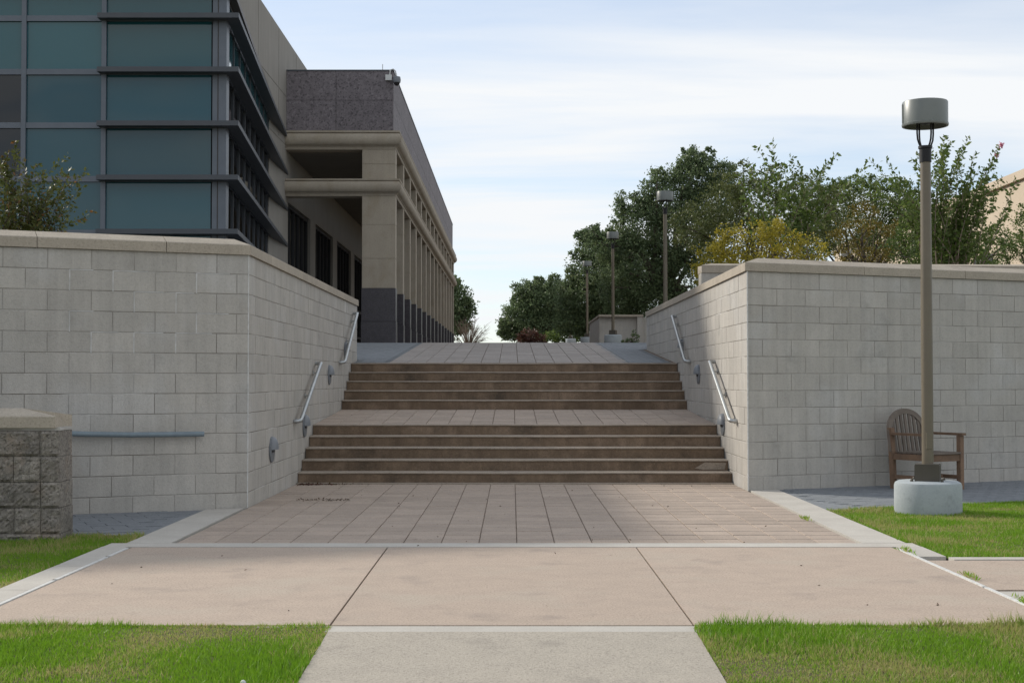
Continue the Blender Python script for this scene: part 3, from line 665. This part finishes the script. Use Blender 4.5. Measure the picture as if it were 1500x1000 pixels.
# security camera and rod on the parapet corner
sc = empty('security_camera', (PX-.1, PY-.0, 9.98), label='white dome security camera on the granite parapet corner', cat='camera', group=None)
MB().box(-.12, .06, -.10, -.002, -.10, .06).build('mount_box', M['white'], sc)
MB().tube([(.0,-.05,.06),(.02,-.06,.2),(.10,-.08,.22),(.17,-.1,.16),(.2,-.1,.02)], .02, 8).build('arm', M['white'], sc, True)
MB().lathe([(.03,.05),(.10,.03),(.115,-.06),(.105,-.13),(.09,-.14)], (.21,-.1,-.04), 20).build('housing', M['light_grey'], sc, True)
MB().lathe([(.088,-.14),(.075,-.19),(.04,-.22),(0,-.23)], (.21,-.1,-.04), 16).build('dome', M['domeglass'], sc, True)
tag(MB().tube([(0,0,0),(0,0,.22)], .012, 6).build('roof_rod', M['white'], None, loc=(-3.75, 41.0, 10.19)), 'thin rod standing on the parapet beside the security camera', 'rod')

# ---------------------------------------------------------------- glass building with sunshade fins
G0 = Vector((-5.52, 27.4, 0)); SD = Vector((-.0888, 1, 0)); SDn = SD.normalized(); SN = Vector((SDn.y, -SDn.x, 0))
gb = empty('glass_building', (G0.x, G0.y, 2.2), label='dark teal glass office block with projecting horizontal fins', cat='building')
off = -gb.location
def gpart(mb, nm, m, par=None):
    o = mb.build(nm, m, par or gb)
    if par is None: o.location = off
    return o
ZR = [2.05, 3.09, 4.13, 5.17, 6.21, 7.25, 8.29, 8.74]; mull = [-5.80, -7.89, -9.44, -10.99, -12.54, -14.09, -15.6]
gpart(MB().box(-5.80, -5.53, 27.4, 27.66, 1.8, 8.74), 'corner_post', M['frame']); gpart(MB().box(-5.70, -5.685, 27.393, 27.42, 1.8, 8.74), 'post_groove', M['dark'])
for x in mull[1:]: gpart(MB().box(x-.055, x+.035, 27.37, 27.6, 1.8, 8.74), 'mullion', M['frame'])
for z in ZR:
    for a, b in zip(mull, mull[1:]): gpart(MB().box(b+.036, a-.056 if a != -5.80 else a-.001, 27.385, 27.6, z-.065, z+.045), 'transom', M['frame'])
for i, (a, b) in enumerate(zip(mull, mull[1:])):
    for k, (za, zb) in enumerate(zip(ZR, ZR[1:])):
        m = M['teal'] if k >= 5 else M['blueglass']
        if i == 2 and k in (3, 4): m = M['darkglass']
        o = gpart(MB().box(b+.03, a-.03, 27.43, 27.45, za+.03, zb-.05), 'glass_pane', m); o.rotation_euler = (random.uniform(-.0006, .0006), 0, 0)
SL = 13.4
def sp_(s, inn, z): v = G0 + SDn*s - SN*inn; return Vector((v.x, v.y, z))
for k, (za, zb) in enumerate(zip(ZR, ZR[1:])):
    for j in range(11):
        s0, s1 = .3+j*1.19, .3+(j+1)*1.19
        c = (sp_(s0, .06, 0)+sp_(s1, .06, 0))/2
        gpart(MB().obox((c.x, c.y, (za+zb)/2), SDn*(s1-s0)/2*.97, SN*.01, (0,0,(zb-za)/2-.04)), 'glass_pane', M['teal'] if k >= 5 else M['darkglass'])
for j in range(12):
    c = sp_(.3+j*1.19, .05, 5.25); gpart(MB().obox(c, SDn*.016, SN*.03, (0,0,3.45)), 'mullion', M['fin'])
for z in ZR: c = sp_(.3+SL/2-.2, .06, z); gpart(MB().obox((c.x, c.y, z), SDn*(SL/2-.1), SN*.03, (0,0,.05)), 'transom', M['fin'])
for z in ZR[1:-1]:
    PO = .27; ptsf = [Vector((-7.97, 27.4-.25, 0)), Vector((-5.52+PO, 27.4-.25, 0))]; e = ptsf[1] + SDn*(14.0 if z < 9.3 else 10)
    inn = [Vector((-7.97, 27.385, 0)), Vector((-5.515, 27.385, 0)), Vector((-5.515, 27.385, 0)) + SDn*(14.0 if z < 9.3 else 10)]
    mb = MB(); P = [ptsf[0], ptsf[1], e, inn[2], inn[1], inn[0]]
    mb.add([(p.x, p.y, z-.055) for p in P] + [(p.x, p.y, z+.04) for p in P], [(0,5,4,1),(1,4,3,2),(6,7,10,11),(7,8,9,10)] + [(i, (i+1) % 6, 6+(i+1) % 6, 6+i) for i in range(6)])
    fixn(gpart(mb, 'sunshade_fin', M['fin']))
b2 = sp_(SL, .12, 0)
o = quadprism('inner_core', [(-15.6, 27.62), (-5.72, 27.62), (b2.x-.05, b2.y), (-15.6, b2.y)], 1.5, 8.70, M['winframe'], gb); o.location = off
o = quadprism('roof', [(-15.6, 27.36), (-5.36, 27.26), (b2.x+.30, b2.y-1.8), (b2.x-.2, b2.y), (-15.6, b2.y)], 8.75, 8.86, M['roofedge'], gb); o.location = off

# far stucco building on the right
fb = empty('stucco_building', (20, 62, 2.5), label='pale beige building behind the trees at the far right', cat='building')
o = MB().box(0, 14, -14, 26, -1, 6.6).build('wall', M['stucco'], fb); MB().box(-.15, 14.1, -14.15, 26.1, 6.6, 6.95).build('parapet', M['stucco'], fb)
for k in range(5): MB().box(-.04, .06, -10+k*7, -7.6+k*7, 2.2, 4.0).build('window', M['winframe'], fb)

# ---------------------------------------------------------------- vegetation
def leaf_quads(C, size, up=.3, asp=.55, dirs=None):
    n = len(C); d = rng.normal(0, 1, (n, 3)) if dirs is None else dirs + rng.normal(0, .35, (n, 3)); d[:, 2] += up*.3
    d /= np.linalg.norm(d, axis=1)[:, None]
    q = rng.normal(0, 1, (n, 3)); q[:, 2] *= .6; s = np.cross(d, q); s /= np.linalg.norm(s, axis=1)[:, None]+1e-6
    sz = (size*rng.uniform(.65, 1.35, n))[:, None]; w_ = sz*asp/2
    V = np.empty((n*4, 3)); V[0::4] = C; V[1::4] = C + d*sz*.5 + s*w_; V[2::4] = C + d*sz; V[3::4] = C + d*sz*.5 - s*w_
    return V, np.arange(n*4).reshape(n, 4)
def crown_points(blobs, dens, spread=.16, per=22):
    out = []; tint = []; cents = []
    for (cx, cy, cz, rx, ry, rz) in blobs:
        nc = max(6, int(dens*(rx*ry*rz)**(2/3)))
        d = rng.normal(0, 1, (nc, 3)); d /= np.linalg.norm(d, axis=1)[:, None]; r = rng.uniform(.25, 1, nc)**.45 * rng.uniform(.82, 1.12, nc)
        c = d*r[:, None]*np.array([rx, ry, rz]) + np.array([cx, cy, cz]); cents.append(c)
        k = rng.integers(per//2, per*2, nc); idx = np.repeat(np.arange(nc), k); sg = spread*(rx*ry*rz)**(1/3)*rng.uniform(.5, 1.3, nc)
        p = c[idx] + rng.normal(0, 1, (len(idx), 3))*sg[idx][:, None]*np.array([1, 1, .7]); out.append(p)
        tint.append(np.clip(rng.uniform(.1, .75, nc)[idx] + rng.normal(0, .15, len(idx)), 0, 1))
    return np.concatenate(out), np.concatenate(tint), np.concatenate(cents)
def limb(mb, a, b, r0, r1, n=5, wob=.08):
    a, b = Vector(a), Vector(b); ln = (b-a).length; pts = [a]
    for k in range(1, 5):
        f = k/5; p = a.lerp(b, f); p += Vector([random.gauss(0, 1)*wob*ln*.5 for _ in range(3)]); p.z += .06*ln*math.sin(f*math.pi); pts.append(p)
    pts.append(b); mb.tube(pts, [r0+(r1-r0)*k/5 for k in range(6)], n, False); return pts
def tree(name, label, cat, base, blobs, leaf, size, dens=60, per=22, spread=.16, bark='bark', tr=.12, group=None, nl=14):
    base = Vector(base); o = empty(name, base, label=label, cat=cat, group=group)
    P, T, C = crown_points(blobs, dens, spread, per)
    V, F = leaf_quads(P, size); V -= np.array(base); c = obj_np('crown', V, F, LF[leaf], o, np.repeat(T, 4))
    mb = MB(); top = Vector((np.mean([b[0] for b in blobs]), np.mean([b[1] for b in blobs]), np.mean([b[2] for b in blobs])))
    fork = base.lerp(top, .45) - base; mb.tube([(0,0,-.2), fork*.3+Vector((.05,0,0)), fork*.7, fork], [tr*1.3, tr, tr*.85, tr*.75], 8)
    for k in rng.choice(len(C), min(nl, len(C)), False): limb(mb, fork*random.uniform(.7, 1), Vector(C[k]) - base, tr*.5, tr*.06)
    mb.build('trunk', M[bark], o, True); return o
def blobs_px(lst, Y):                 # crown lobes given by outline position and size at distance Y
    res = []
    for x, y, rx, ry, *dz in lst:
        d = dz[0] if dz else 0; p = pt(x, y, Y+d); k = (Y+d)/FPX; res.append((p.x, p.y, p.z, rx*k, (rx+ry)/2*k, ry*k))
    return res
def gnd(x, Y): return (x-750)*Y/FPX
G = 'trees beyond the right wall'
tree('oak_tree', 'farthest small oak with open crown at the end of the plaza', 'tree', (gnd(800, 105), 105, 3.3), blobs_px([(795,448,38,30),(765,462,28,28),(815,435,34,26),(785,478,48,22),(835,460,30,32),(745,478,16,16),(770,425,22,14),(760,488,20,12),(790,412,10,8),(812,408,10,8),(758,440,10,10),(738,490,10,9)], 105), 'oak', .16, 110, 24, .14, tr=.28, group=G)
tree('oak_tree', 'dark oak behind the lamp in front of the small plaza wall', 'tree', (gnd(880, 76), 76, 3), blobs_px([(880,400,48,45),(860,440,46,38),(905,440,50,42),(870,365,30,24),(912,375,40,40),(850,472,42,24),(900,478,52,22),(860,345,14,12),(850,345,9,7),(845,372,10,8),(838,400,10,10),(830,425,12,12),(872,335,10,8)], 76), 'oak', .125, 140, 26, .13, tr=.26, group=G)
tree('oak_tree', 'tallest broad dark oak rising behind the right stair wall', 'tree', (gnd(975, 56), 56, 2.7), blobs_px([(940,330,44,46),(985,290,46,44),(1020,262,40,40),(1020,238,26,24),(960,272,22,22),(925,300,26,20),(1000,345,60,55),(940,395,55,48),(1050,300,48,50),(1010,410,60,45),(895,360,34,30),(1060,255,26,22),(960,440,60,30),(915,425,36,40),(1012,222,12,12),(1040,225,10,12),(968,250,9,10),(905,322,12,10),(890,345,14,10),(950,295,14,14),(1000,245,12,12),(870,345,14,12),(1075,285,16,16)], 56), 'oak', .095, 150, 26, .13, tr=.3, group=G, nl=24)
tree('olive_tree', 'dull olive tree behind the yellow shrub', 'tree', (gnd(1100, 44), 44, 2.6), blobs_px([(1060,300,36,38),(1110,300,44,42),(1160,310,44,44),(1080,345,60,40),(1150,360,60,40),(1045,350,36,30),(1200,320,40,46),(1120,265,26,22),(1070,265,24,22),(1095,245,16,14),(1180,275,30,24),(1220,285,26,24),(1140,250,14,12),(1010,330,30,36)], 44), 'olive', .07, 140, 24, .15, tr=.14, group=G)
tree('green_tree', 'rounded green tree between the yellow shrub and the near lamp', 'tree', (gnd(1260, 47), 47, 2.6), blobs_px([(1220,300,40,34),(1270,290,44,32),(1310,300,40,36),(1240,340,50,40),(1300,345,56,42),(1335,335,36,50),(1200,345,36,40),(1355,370,46,30),(1250,270,22,14),(1290,268,20,14),(1230,278,26,18),(1330,290,24,24),(1205,270,14,12),(1325,268,10,10)], 47), 'myrtle', .075, 140, 24, .14, tr=.16, group=G)
tree('amber_shrub', 'amber brown shrub in front of the rounded green tree', 'shrub', (gnd(1262, 28.5), 28.5, 2.35), blobs_px([(1262,325,28,26),(1240,355,28,28),(1285,350,30,28),(1262,375,46,22),(1310,335,16,16),(1275,310,14,16)], 28.5), 'amber', .045, 170, 22, .15, tr=.07, group=G)
tree('yellow_shrub', 'bright yellow autumn shrub above the right wall coping', 'shrub', (gnd(1110, 27), 27, 2.4), blobs_px([(1040,378,30,28),(1070,358,36,28),(1110,352,38,28),(1150,355,38,28),(1190,366,32,28),(1130,335,24,16),(1100,390,60,22),(1160,390,56,20),(1030,405,18,18),(1060,345,18,12)], 27), 'yellow', .05, 190, 22, .17, tr=.06, group=G)
tree('low_shrub', 'green shrub along the wall top under the pink-flowered myrtle', 'shrub', (gnd(1400, 33), 33, 2.4), blobs_px([(1340,375,46,18),(1390,372,40,22),(1440,376,46,18),(1365,355,30,20),(1320,360,26,26)], 33), 'myrtle', .065, 80, 20, .17, tr=.06, group=G)
tree('green_tree', 'low dense green tree hiding the beige building at right', 'tree', (gnd(1420, 36), 36, 2.45), blobs_px([(1330,345,36,36),(1375,340,36,30),(1415,352,40,34),(1455,360,40,30),(1490,365,36,24),(1350,315,24,24),(1395,375,60,18),(1440,335,20,16)], 36), 'myrtle', .062, 130, 22, .15, tr=.1, group=G)
tree('evergreen_tree', 'rounded evergreen at the far right edge', 'tree', (gnd(1505, 40), 40, 2.5), blobs_px([(1500,330,26,30),(1490,365,30,26),(1530,330,40,50),(1515,300,20,16)], 40), 'myrtle', .07, 90, 22, .16, tr=.1, group=G)
tree('oak_tree', 'leafy oak at the far end of the colonnade', 'tree', (gnd(655, 98), 98, 3.2), blobs_px([(668,440,24,30),(660,470,26,26),(680,455,16,16),(655,420,20,20),(672,478,18,14)], 98), 'oak', .2, 70, 22, .16, tr=.22)
tree('red_shrub', 'low reddish shrub at the end of the plaza', 'shrub', (gnd(776, 92), 92, 3.1), blobs_px([(776,492,16,12),(768,498,12,10),(788,497,12,10)], 92), 'red', .14, 90, 22, .18, tr=.06)
tree('low_shrub', 'low green shrub beside the distant lamp footings', 'shrub', (gnd(830, 96), 96, 3.2), blobs_px([(822,492,18,12),(845,490,16,14),(806,495,14,10)], 96), 'myrtle', .14, 90, 22, .18, tr=.05)
tree('low_shrub', 'low dark shrub against the small grey plaza wall', 'shrub', (gnd(924, 49.5), 49.5, 2.45), blobs_px([(920,500,10,8),(930,492,8,14)], 49.5), 'oak', .07, 120, 24, .18, tr=.03)
def shoots(name, label, cat, base, tips, leaf, size, step, bark, group=None, r=.012, leafy=.62, extra=None, spread=.03, fuzz=0):
    base = Vector(base); o = empty(name, base, label=label, cat=cat, group=group); mb = MB(); C = []; Dd = []
    for tip in tips:
        t = Vector(tip) - base; start = Vector((random.gauss(0, .12), random.gauss(0, .12), 0)); side = Vector((random.gauss(0, .12), random.gauss(0, .12), .0))*t.length
        pts = []
        for k in range(9):
            f = k/8; pts.append(start.lerp(t, f) + side*math.sin(f*math.pi)*.6 - Vector((t.x, t.y, 0))*.35*math.sin(f*math.pi))
        mb.tube(pts, [r*(1.15-f/8) for f in range(9)], 5, False)
        ln = t.length*leafy; m = max(4, int(ln/step))
        for q in range(m):
            f = 1-leafy + leafy*(q+random.random()*.6)/m; i = min(7, int(f*8)); p = pts[i].lerp(pts[i+1], f*8-i); dr = (pts[i+1]-pts[i]).normalized()
            for s_ in range(3 if fuzz else 2):
                v = Vector([random.gauss(0, 1) for _ in range(3)]); v = (v - dr*v.dot(dr)).normalized(); w_ = (dr*.5 + v*.85)
                sc_ = 1.0
                C.append(p + Vector([random.gauss(0, spread) for _ in range(3)]) + v*random.random()*fuzz*(1.1-f)); Dd.append(w_)
    C = np.array([tuple(c) for c in C]); Dd = np.array([tuple(d) for d in Dd])
    V, F = leaf_quads(C, size, 0, .5, Dd); obj_np('crown', V, F, LF[leaf], o, np.repeat(np.clip(rng.normal(.5, .22, len(C)), 0, 1), 4))
    mb.build('trunk', M[bark], o, True)
    if extra: extra(o, base)
    return o
def tips_px(lst, Y, n=0, jx=0, jy=0, jd=.8):
    out = [pt(x, y, Y+random.uniform(-jd, jd)) for x, y in lst]
    for _ in range(n):
        x, y = random.choice(lst); out.append(pt(x+random.gauss(0, jx), y+abs(random.gauss(0, jy))+8, Y+random.uniform(-jd, jd)))
    return out
def bloom(o, base):
    for x, y, r in ((1469, 212, .028), (1463, 226, .014)):
        c = pt(x, y, 27) - base; P = np.array([tuple(c)]) + rng.normal(0, r, (60, 3)); V, F = leaf_quads(P, .035, 0, .9); tag(obj_np('flower', V, F, LF['pink'], o, np.repeat(rng.random(60), 4)), kind='stuff')
GM = 'crape myrtles'
shoots('crape_myrtle', 'airy multi-stemmed myrtle with a pink flower tip beside the near lamp', 'tree', (gnd(1392, 27), 27, 2.35),
       tips_px([(1275,232),(1300,235),(1320,258),(1345,222),(1365,218),(1385,198),(1395,205),(1422,198),(1430,222),(1466,213),(1462,232),(1445,245),(1350,275),(1330,285),(1475,268),(1490,262),(1440,290),(1410,240),(1375,250)], 27, 40, 16, 34), 'myrtle', .085, .036, 'barkpale', GM, .014, .6, bloom, .02, .10)
shoots('crape_myrtle', 'airy myrtle with tall arching shoots behind the yellow shrub', 'tree', (gnd(1150, 35), 35, 2.5),
       tips_px([(1108,214),(1132,206),(1100,240),(1160,228),(1170,238),(1150,240),(1230,224),(1215,236),(1195,250),(1085,255),(1120,250),(1140,262),(1180,262)], 35, 14, 20, 30), 'myrtle', .12, .05, 'barkpale', GM, .014, .42, None, .03, .12)
shoots('crape_myrtle', 'sparse olive myrtle with one arching tip left of the near lamp', 'tree', (gnd(1280, 40), 40, 2.5),
       tips_px([(1265,262),(1240,268),(1288,262),(1210,280)], 40, 8, 20, 24), 'olive', .08, .05, 'barkpale', GM, .012, .5, None, .03, .15)
shoots('holly_shrub', 'dark leafy shrub with upright tips behind the left wing wall', 'shrub', (gnd(30, 17.2), 17.2, 2.2),
       tips_px([(8,222),(20,205),(2,240),(30,232),(55,238),(60,250),(98,228),(100,245),(92,255),(80,265),(125,248),(118,272),(70,280),(45,290),(-20,215),(-40,220),(10,270),(25,280)], 17.2, 30, 14, 34, .4), 'holly', .055, .024, 'bark', None, .008, .72, None, .015, .09)
# bare shrub at the end of the plaza
bs_ = empty('bare_shrub', (gnd(686, 88), 88, 3.15), label='leafless brown shrub beyond the end of the colonnade', cat='shrub'); mb = MB()
for k in range(70):
    a = random.uniform(0, 2*math.pi); e = random.uniform(.35, 1.4); ln = random.uniform(1.0, 1.95); d = Vector((math.cos(a)*math.cos(e), math.sin(a)*math.cos(e), math.sin(e)))
    p1 = d*ln*.5 + Vector((0,0,.1)); p2 = d*ln + Vector((0,0,.1)); mb.tube([(0,0,-.1), p1, p2], [.025, .015, .005], 4, False)
    for _ in range(5):
        q = p1.lerp(p2, random.random()); mb.tube([q, q + (d + Vector([random.gauss(0, .5) for _ in range(3)])).normalized()*random.uniform(.2, .5)], [.010, .004], 3, False)
mb.build('branches', M['barkpale'], bs_)
# small floodlight boxes above the right wall
for x, y, Y, t in ((1240, 371, 29, 'small white floodlight box above the right wall coping'),):
    p = pt(x, y, Y); fl = empty('floodlight', (p.x, p.y, 2.35), label=t, cat='light'); MB().box(-.11, .11, -.06, .06, p.z-2.35-.06, p.z-2.35+.06).build('housing', M['white'], fl); MB().tube([(0,0,0),(0,0,p.z-2.41)], .02, 6).build('stake', M['black'], fl)

# ---------------------------------------------------------------- lawns
def noise2(x, y, s, seed):
    r = np.random.default_rng(seed); out = np.zeros_like(x)
    for k in range(7):
        a = r.uniform(0, 6.28); f = s*r.uniform(.6, 1.9); out += np.sin((x*math.cos(a)+y*math.sin(a))*f + r.uniform(0, 6.28) + 1.5*np.sin((x*math.sin(a)-y*math.cos(a))*f*.7))
    return out/7
def lawn(name, poly, zf, dens, hgt, wid, seed, dry=0.0, edge=False):
    n = len(poly); zc = [zf(y) for _, y in poly]
    mb = MB(); mb.add([(x, y, z-.006) for (x, y), z in zip(poly, zc)], [tuple(range(n))]); tag(mb.build('lawn', M['soil']), kind='structure')
    xs_, ys_ = [p[0] for p in poly], [p[1] for p in poly]; A = (max(xs_)-min(xs_))*(max(ys_)-min(ys_)); m = int(A*dens)
    x = rng.uniform(min(xs_), max(xs_), m); y = rng.uniform(min(ys_), max(ys_), m); ins = np.ones(m, bool)
    for i in range(n):
        (ax, ay), (bx, by_) = poly[i], poly[(i+1) % n]; ins &= ((bx-ax)*(y-ay) - (by_-ay)*(x-ax)) > 0
    x, y = x[ins], y[ins]
    if edge:                              # longer blades spilling over the slab edge
        ne = int((max(xs_)-min(xs_))*900); x = np.r_[x, rng.uniform(min(xs_)+.03, max(xs_)-.03, ne)]; y = np.r_[y, max(ys_) - np.abs(rng.normal(0, .025, ne))]
    m = len(x); z = np.array([zf(v) for v in y]) - .008
    lush = noise2(x, y, 3.2, seed); dr = 1.5*noise2(x, y, 3.4, seed+1) + .7*noise2(x, y, 13, seed+2)
    h = hgt*np.clip(rng.normal(1, .3, m), .3, 2)*np.clip(1 + .9*lush, .45, 1.9)
    if edge: h[-ne:] *= rng.uniform(.8, 1.7, ne)*np.clip(1+1.2*noise2(x[-ne:], y[-ne:], 9, seed+5), .3, 2)
    wv = wid*rng.uniform(.6, 1.3, m)
    a = rng.uniform(0, 6.283, m); b = rng.uniform(0, 6.283, m); lean = h*np.abs(rng.normal(.45, .35, m))
    V = np.empty((m*3, 3)); V[0::3] = np.c_[x-wv*np.cos(a), y-wv*np.sin(a), z]; V[1::3] = np.c_[x+wv*np.cos(a), y+wv*np.sin(a), z]
    V[2::3] = np.c_[x+lean*np.cos(b), y+lean*np.sin(b), z+h]
    t = np.clip(.38 + .22*lush*-1 + rng.normal(0, .13, m), 0, .7); isdry = (dr + rng.normal(0, .45, m)) > (.62-dry); t = np.where(isdry, rng.uniform(.8, 1, m), t)
    tag(obj_np('grass', V, np.arange(m*3).reshape(m, 3), LF['grass'], None, np.repeat(t, 3)), 'short green lawn grass with dry patches', 'grass', kind='stuff')
fz = lambda y: .004 - .04*(7.55-y) if y < 7.55 else .004
lawn('lawn', [(-3.6,4.6),(-.951,4.6),(-.951,7.515),(-3.6,7.555)], fz, 16000, .023, .003, 3, .2, True)
lawn('lawn', [(.951,4.6),(3.6,4.6),(3.6,7.555),(.951,7.515)], fz, 16000, .023, .003, 9, .36, True)
lawn('lawn', [(-9,7.56),(-3.18,7.56),(-3.18,11.92),(-9,11.92)], lambda y: -.004, 7500, .028, .0036, 15, .3)
lawn('lawn', [(-3.18,11.31),(-3.06,11.31),(-3.06,11.92),(-3.18,11.92)], lambda y: -.004, 7000, .034, .004, 16, .2)
lawn('lawn', [(3.125,11.31),(3.17,11.31),(3.17,14.2),(3.125,14.2)], lambda y: -.004, 7000, .034, .004, 17, .2)
ge = [(3.135, wingY(CR, 3.135)-2.56), (9, wingY(CR, 9)-2.56)]
lawn('lawn', [(3.18,10.41),(11,10.41),(11,wingY(CR, 11)-2.56),(3.17,wingY(CR, 3.17)-2.58)], lambda y: -.004, 6500, .027, .004, 21, .3)
lawn('lawn', [(3.36,7.0),(8,7.0),(8,8.69),(3.36,8.69)], lambda y: -.004, 4000, .04, .0045, 27, .3)
# weeds in the joints, litter and a stone chip
for i, (x, y, lab) in enumerate(((2.97, 10.75, 'tuft of weeds in the right slab joint near the cross band'), (3.0, 9.35, 'tuft of dry weeds in the right slab joint beside the side path'), (2.99, 8.3, 'tuft of weeds in the right slab joint nearest the front lawn'), (2.72, 13.2, 'tuft of weeds at the right edge of the landing pavers'))):
    m = 50; P = np.c_[rng.normal(x, .012, m), rng.normal(y, .09, m), np.full(m, .0)]; d = np.c_[rng.normal(0, .6, m), rng.normal(0, .6, m), np.ones(m)]
    V, F = leaf_quads(P, .045, 0, .18, d); tag(obj_np('weed_tuft', V, F, LF['grass'], None, np.repeat(rng.uniform(.3, 1, m), 4)), lab, 'weeds', 'weeds in the paving joints', 'stuff')
tag(MB().lathe([(.004,-.012),(.013,-.006),(.014,.0),(.009,.008),(.003,.011)], (-1.18,6.28,-.03), 9).build('stone_chip', M['white'], None, True), 'small white stone chip lying in the left front lawn', 'stone')
m = 170; P = np.c_[XL+.05+np.abs(rng.normal(0, .28, m)), 17.58-np.abs(rng.normal(0, .05, m)), np.full(m, .006)]; V, F = leaf_quads(P, .03, 0, .6, np.c_[rng.normal(0, 1, m), rng.normal(0, 1, m), rng.normal(0, .15, m)])
tag(obj_np('leaf_litter', V, F, LF['red'], None, np.repeat(rng.random(m), 4)), 'dead leaves gathered at the left foot of the stairs', 'leaves', kind='stuff')
m = 130; P = np.c_[rng.uniform(-2.32, -1.74, m), rng.normal(15.32, .07, m), np.full(m, .004)]; V, F = leaf_quads(P, .022, 0, .7, np.c_[rng.normal(0, 1, m), rng.normal(0, 1, m), rng.normal(0, .08, m)])
tag(obj_np('leaf_litter', V, F, LF['debris'], None, np.repeat(rng.random(m), 4)), 'dark stain on the left of the landing pavers, laid as debris flecks', 'leaves', kind='stuff')  # flecks added to stand in for a dark stain on the pavers
m = 60; P = np.c_[rng.uniform(-2.6, 2.6, m), rng.uniform(7.7, 17.4, m), np.full(m, .005)]; V, F = leaf_quads(P, .022, 0, .5, np.c_[rng.normal(0, 1, m), rng.normal(0, 1, m), rng.normal(0, .15, m)])
tag(obj_np('leaf_litter', V, F, LF['debris'], None, np.repeat(rng.random(m), 4)), 'stray dry leaves scattered over the walkway and landing', 'leaves', kind='stuff')
print('objects', len(bpy.data.objects))
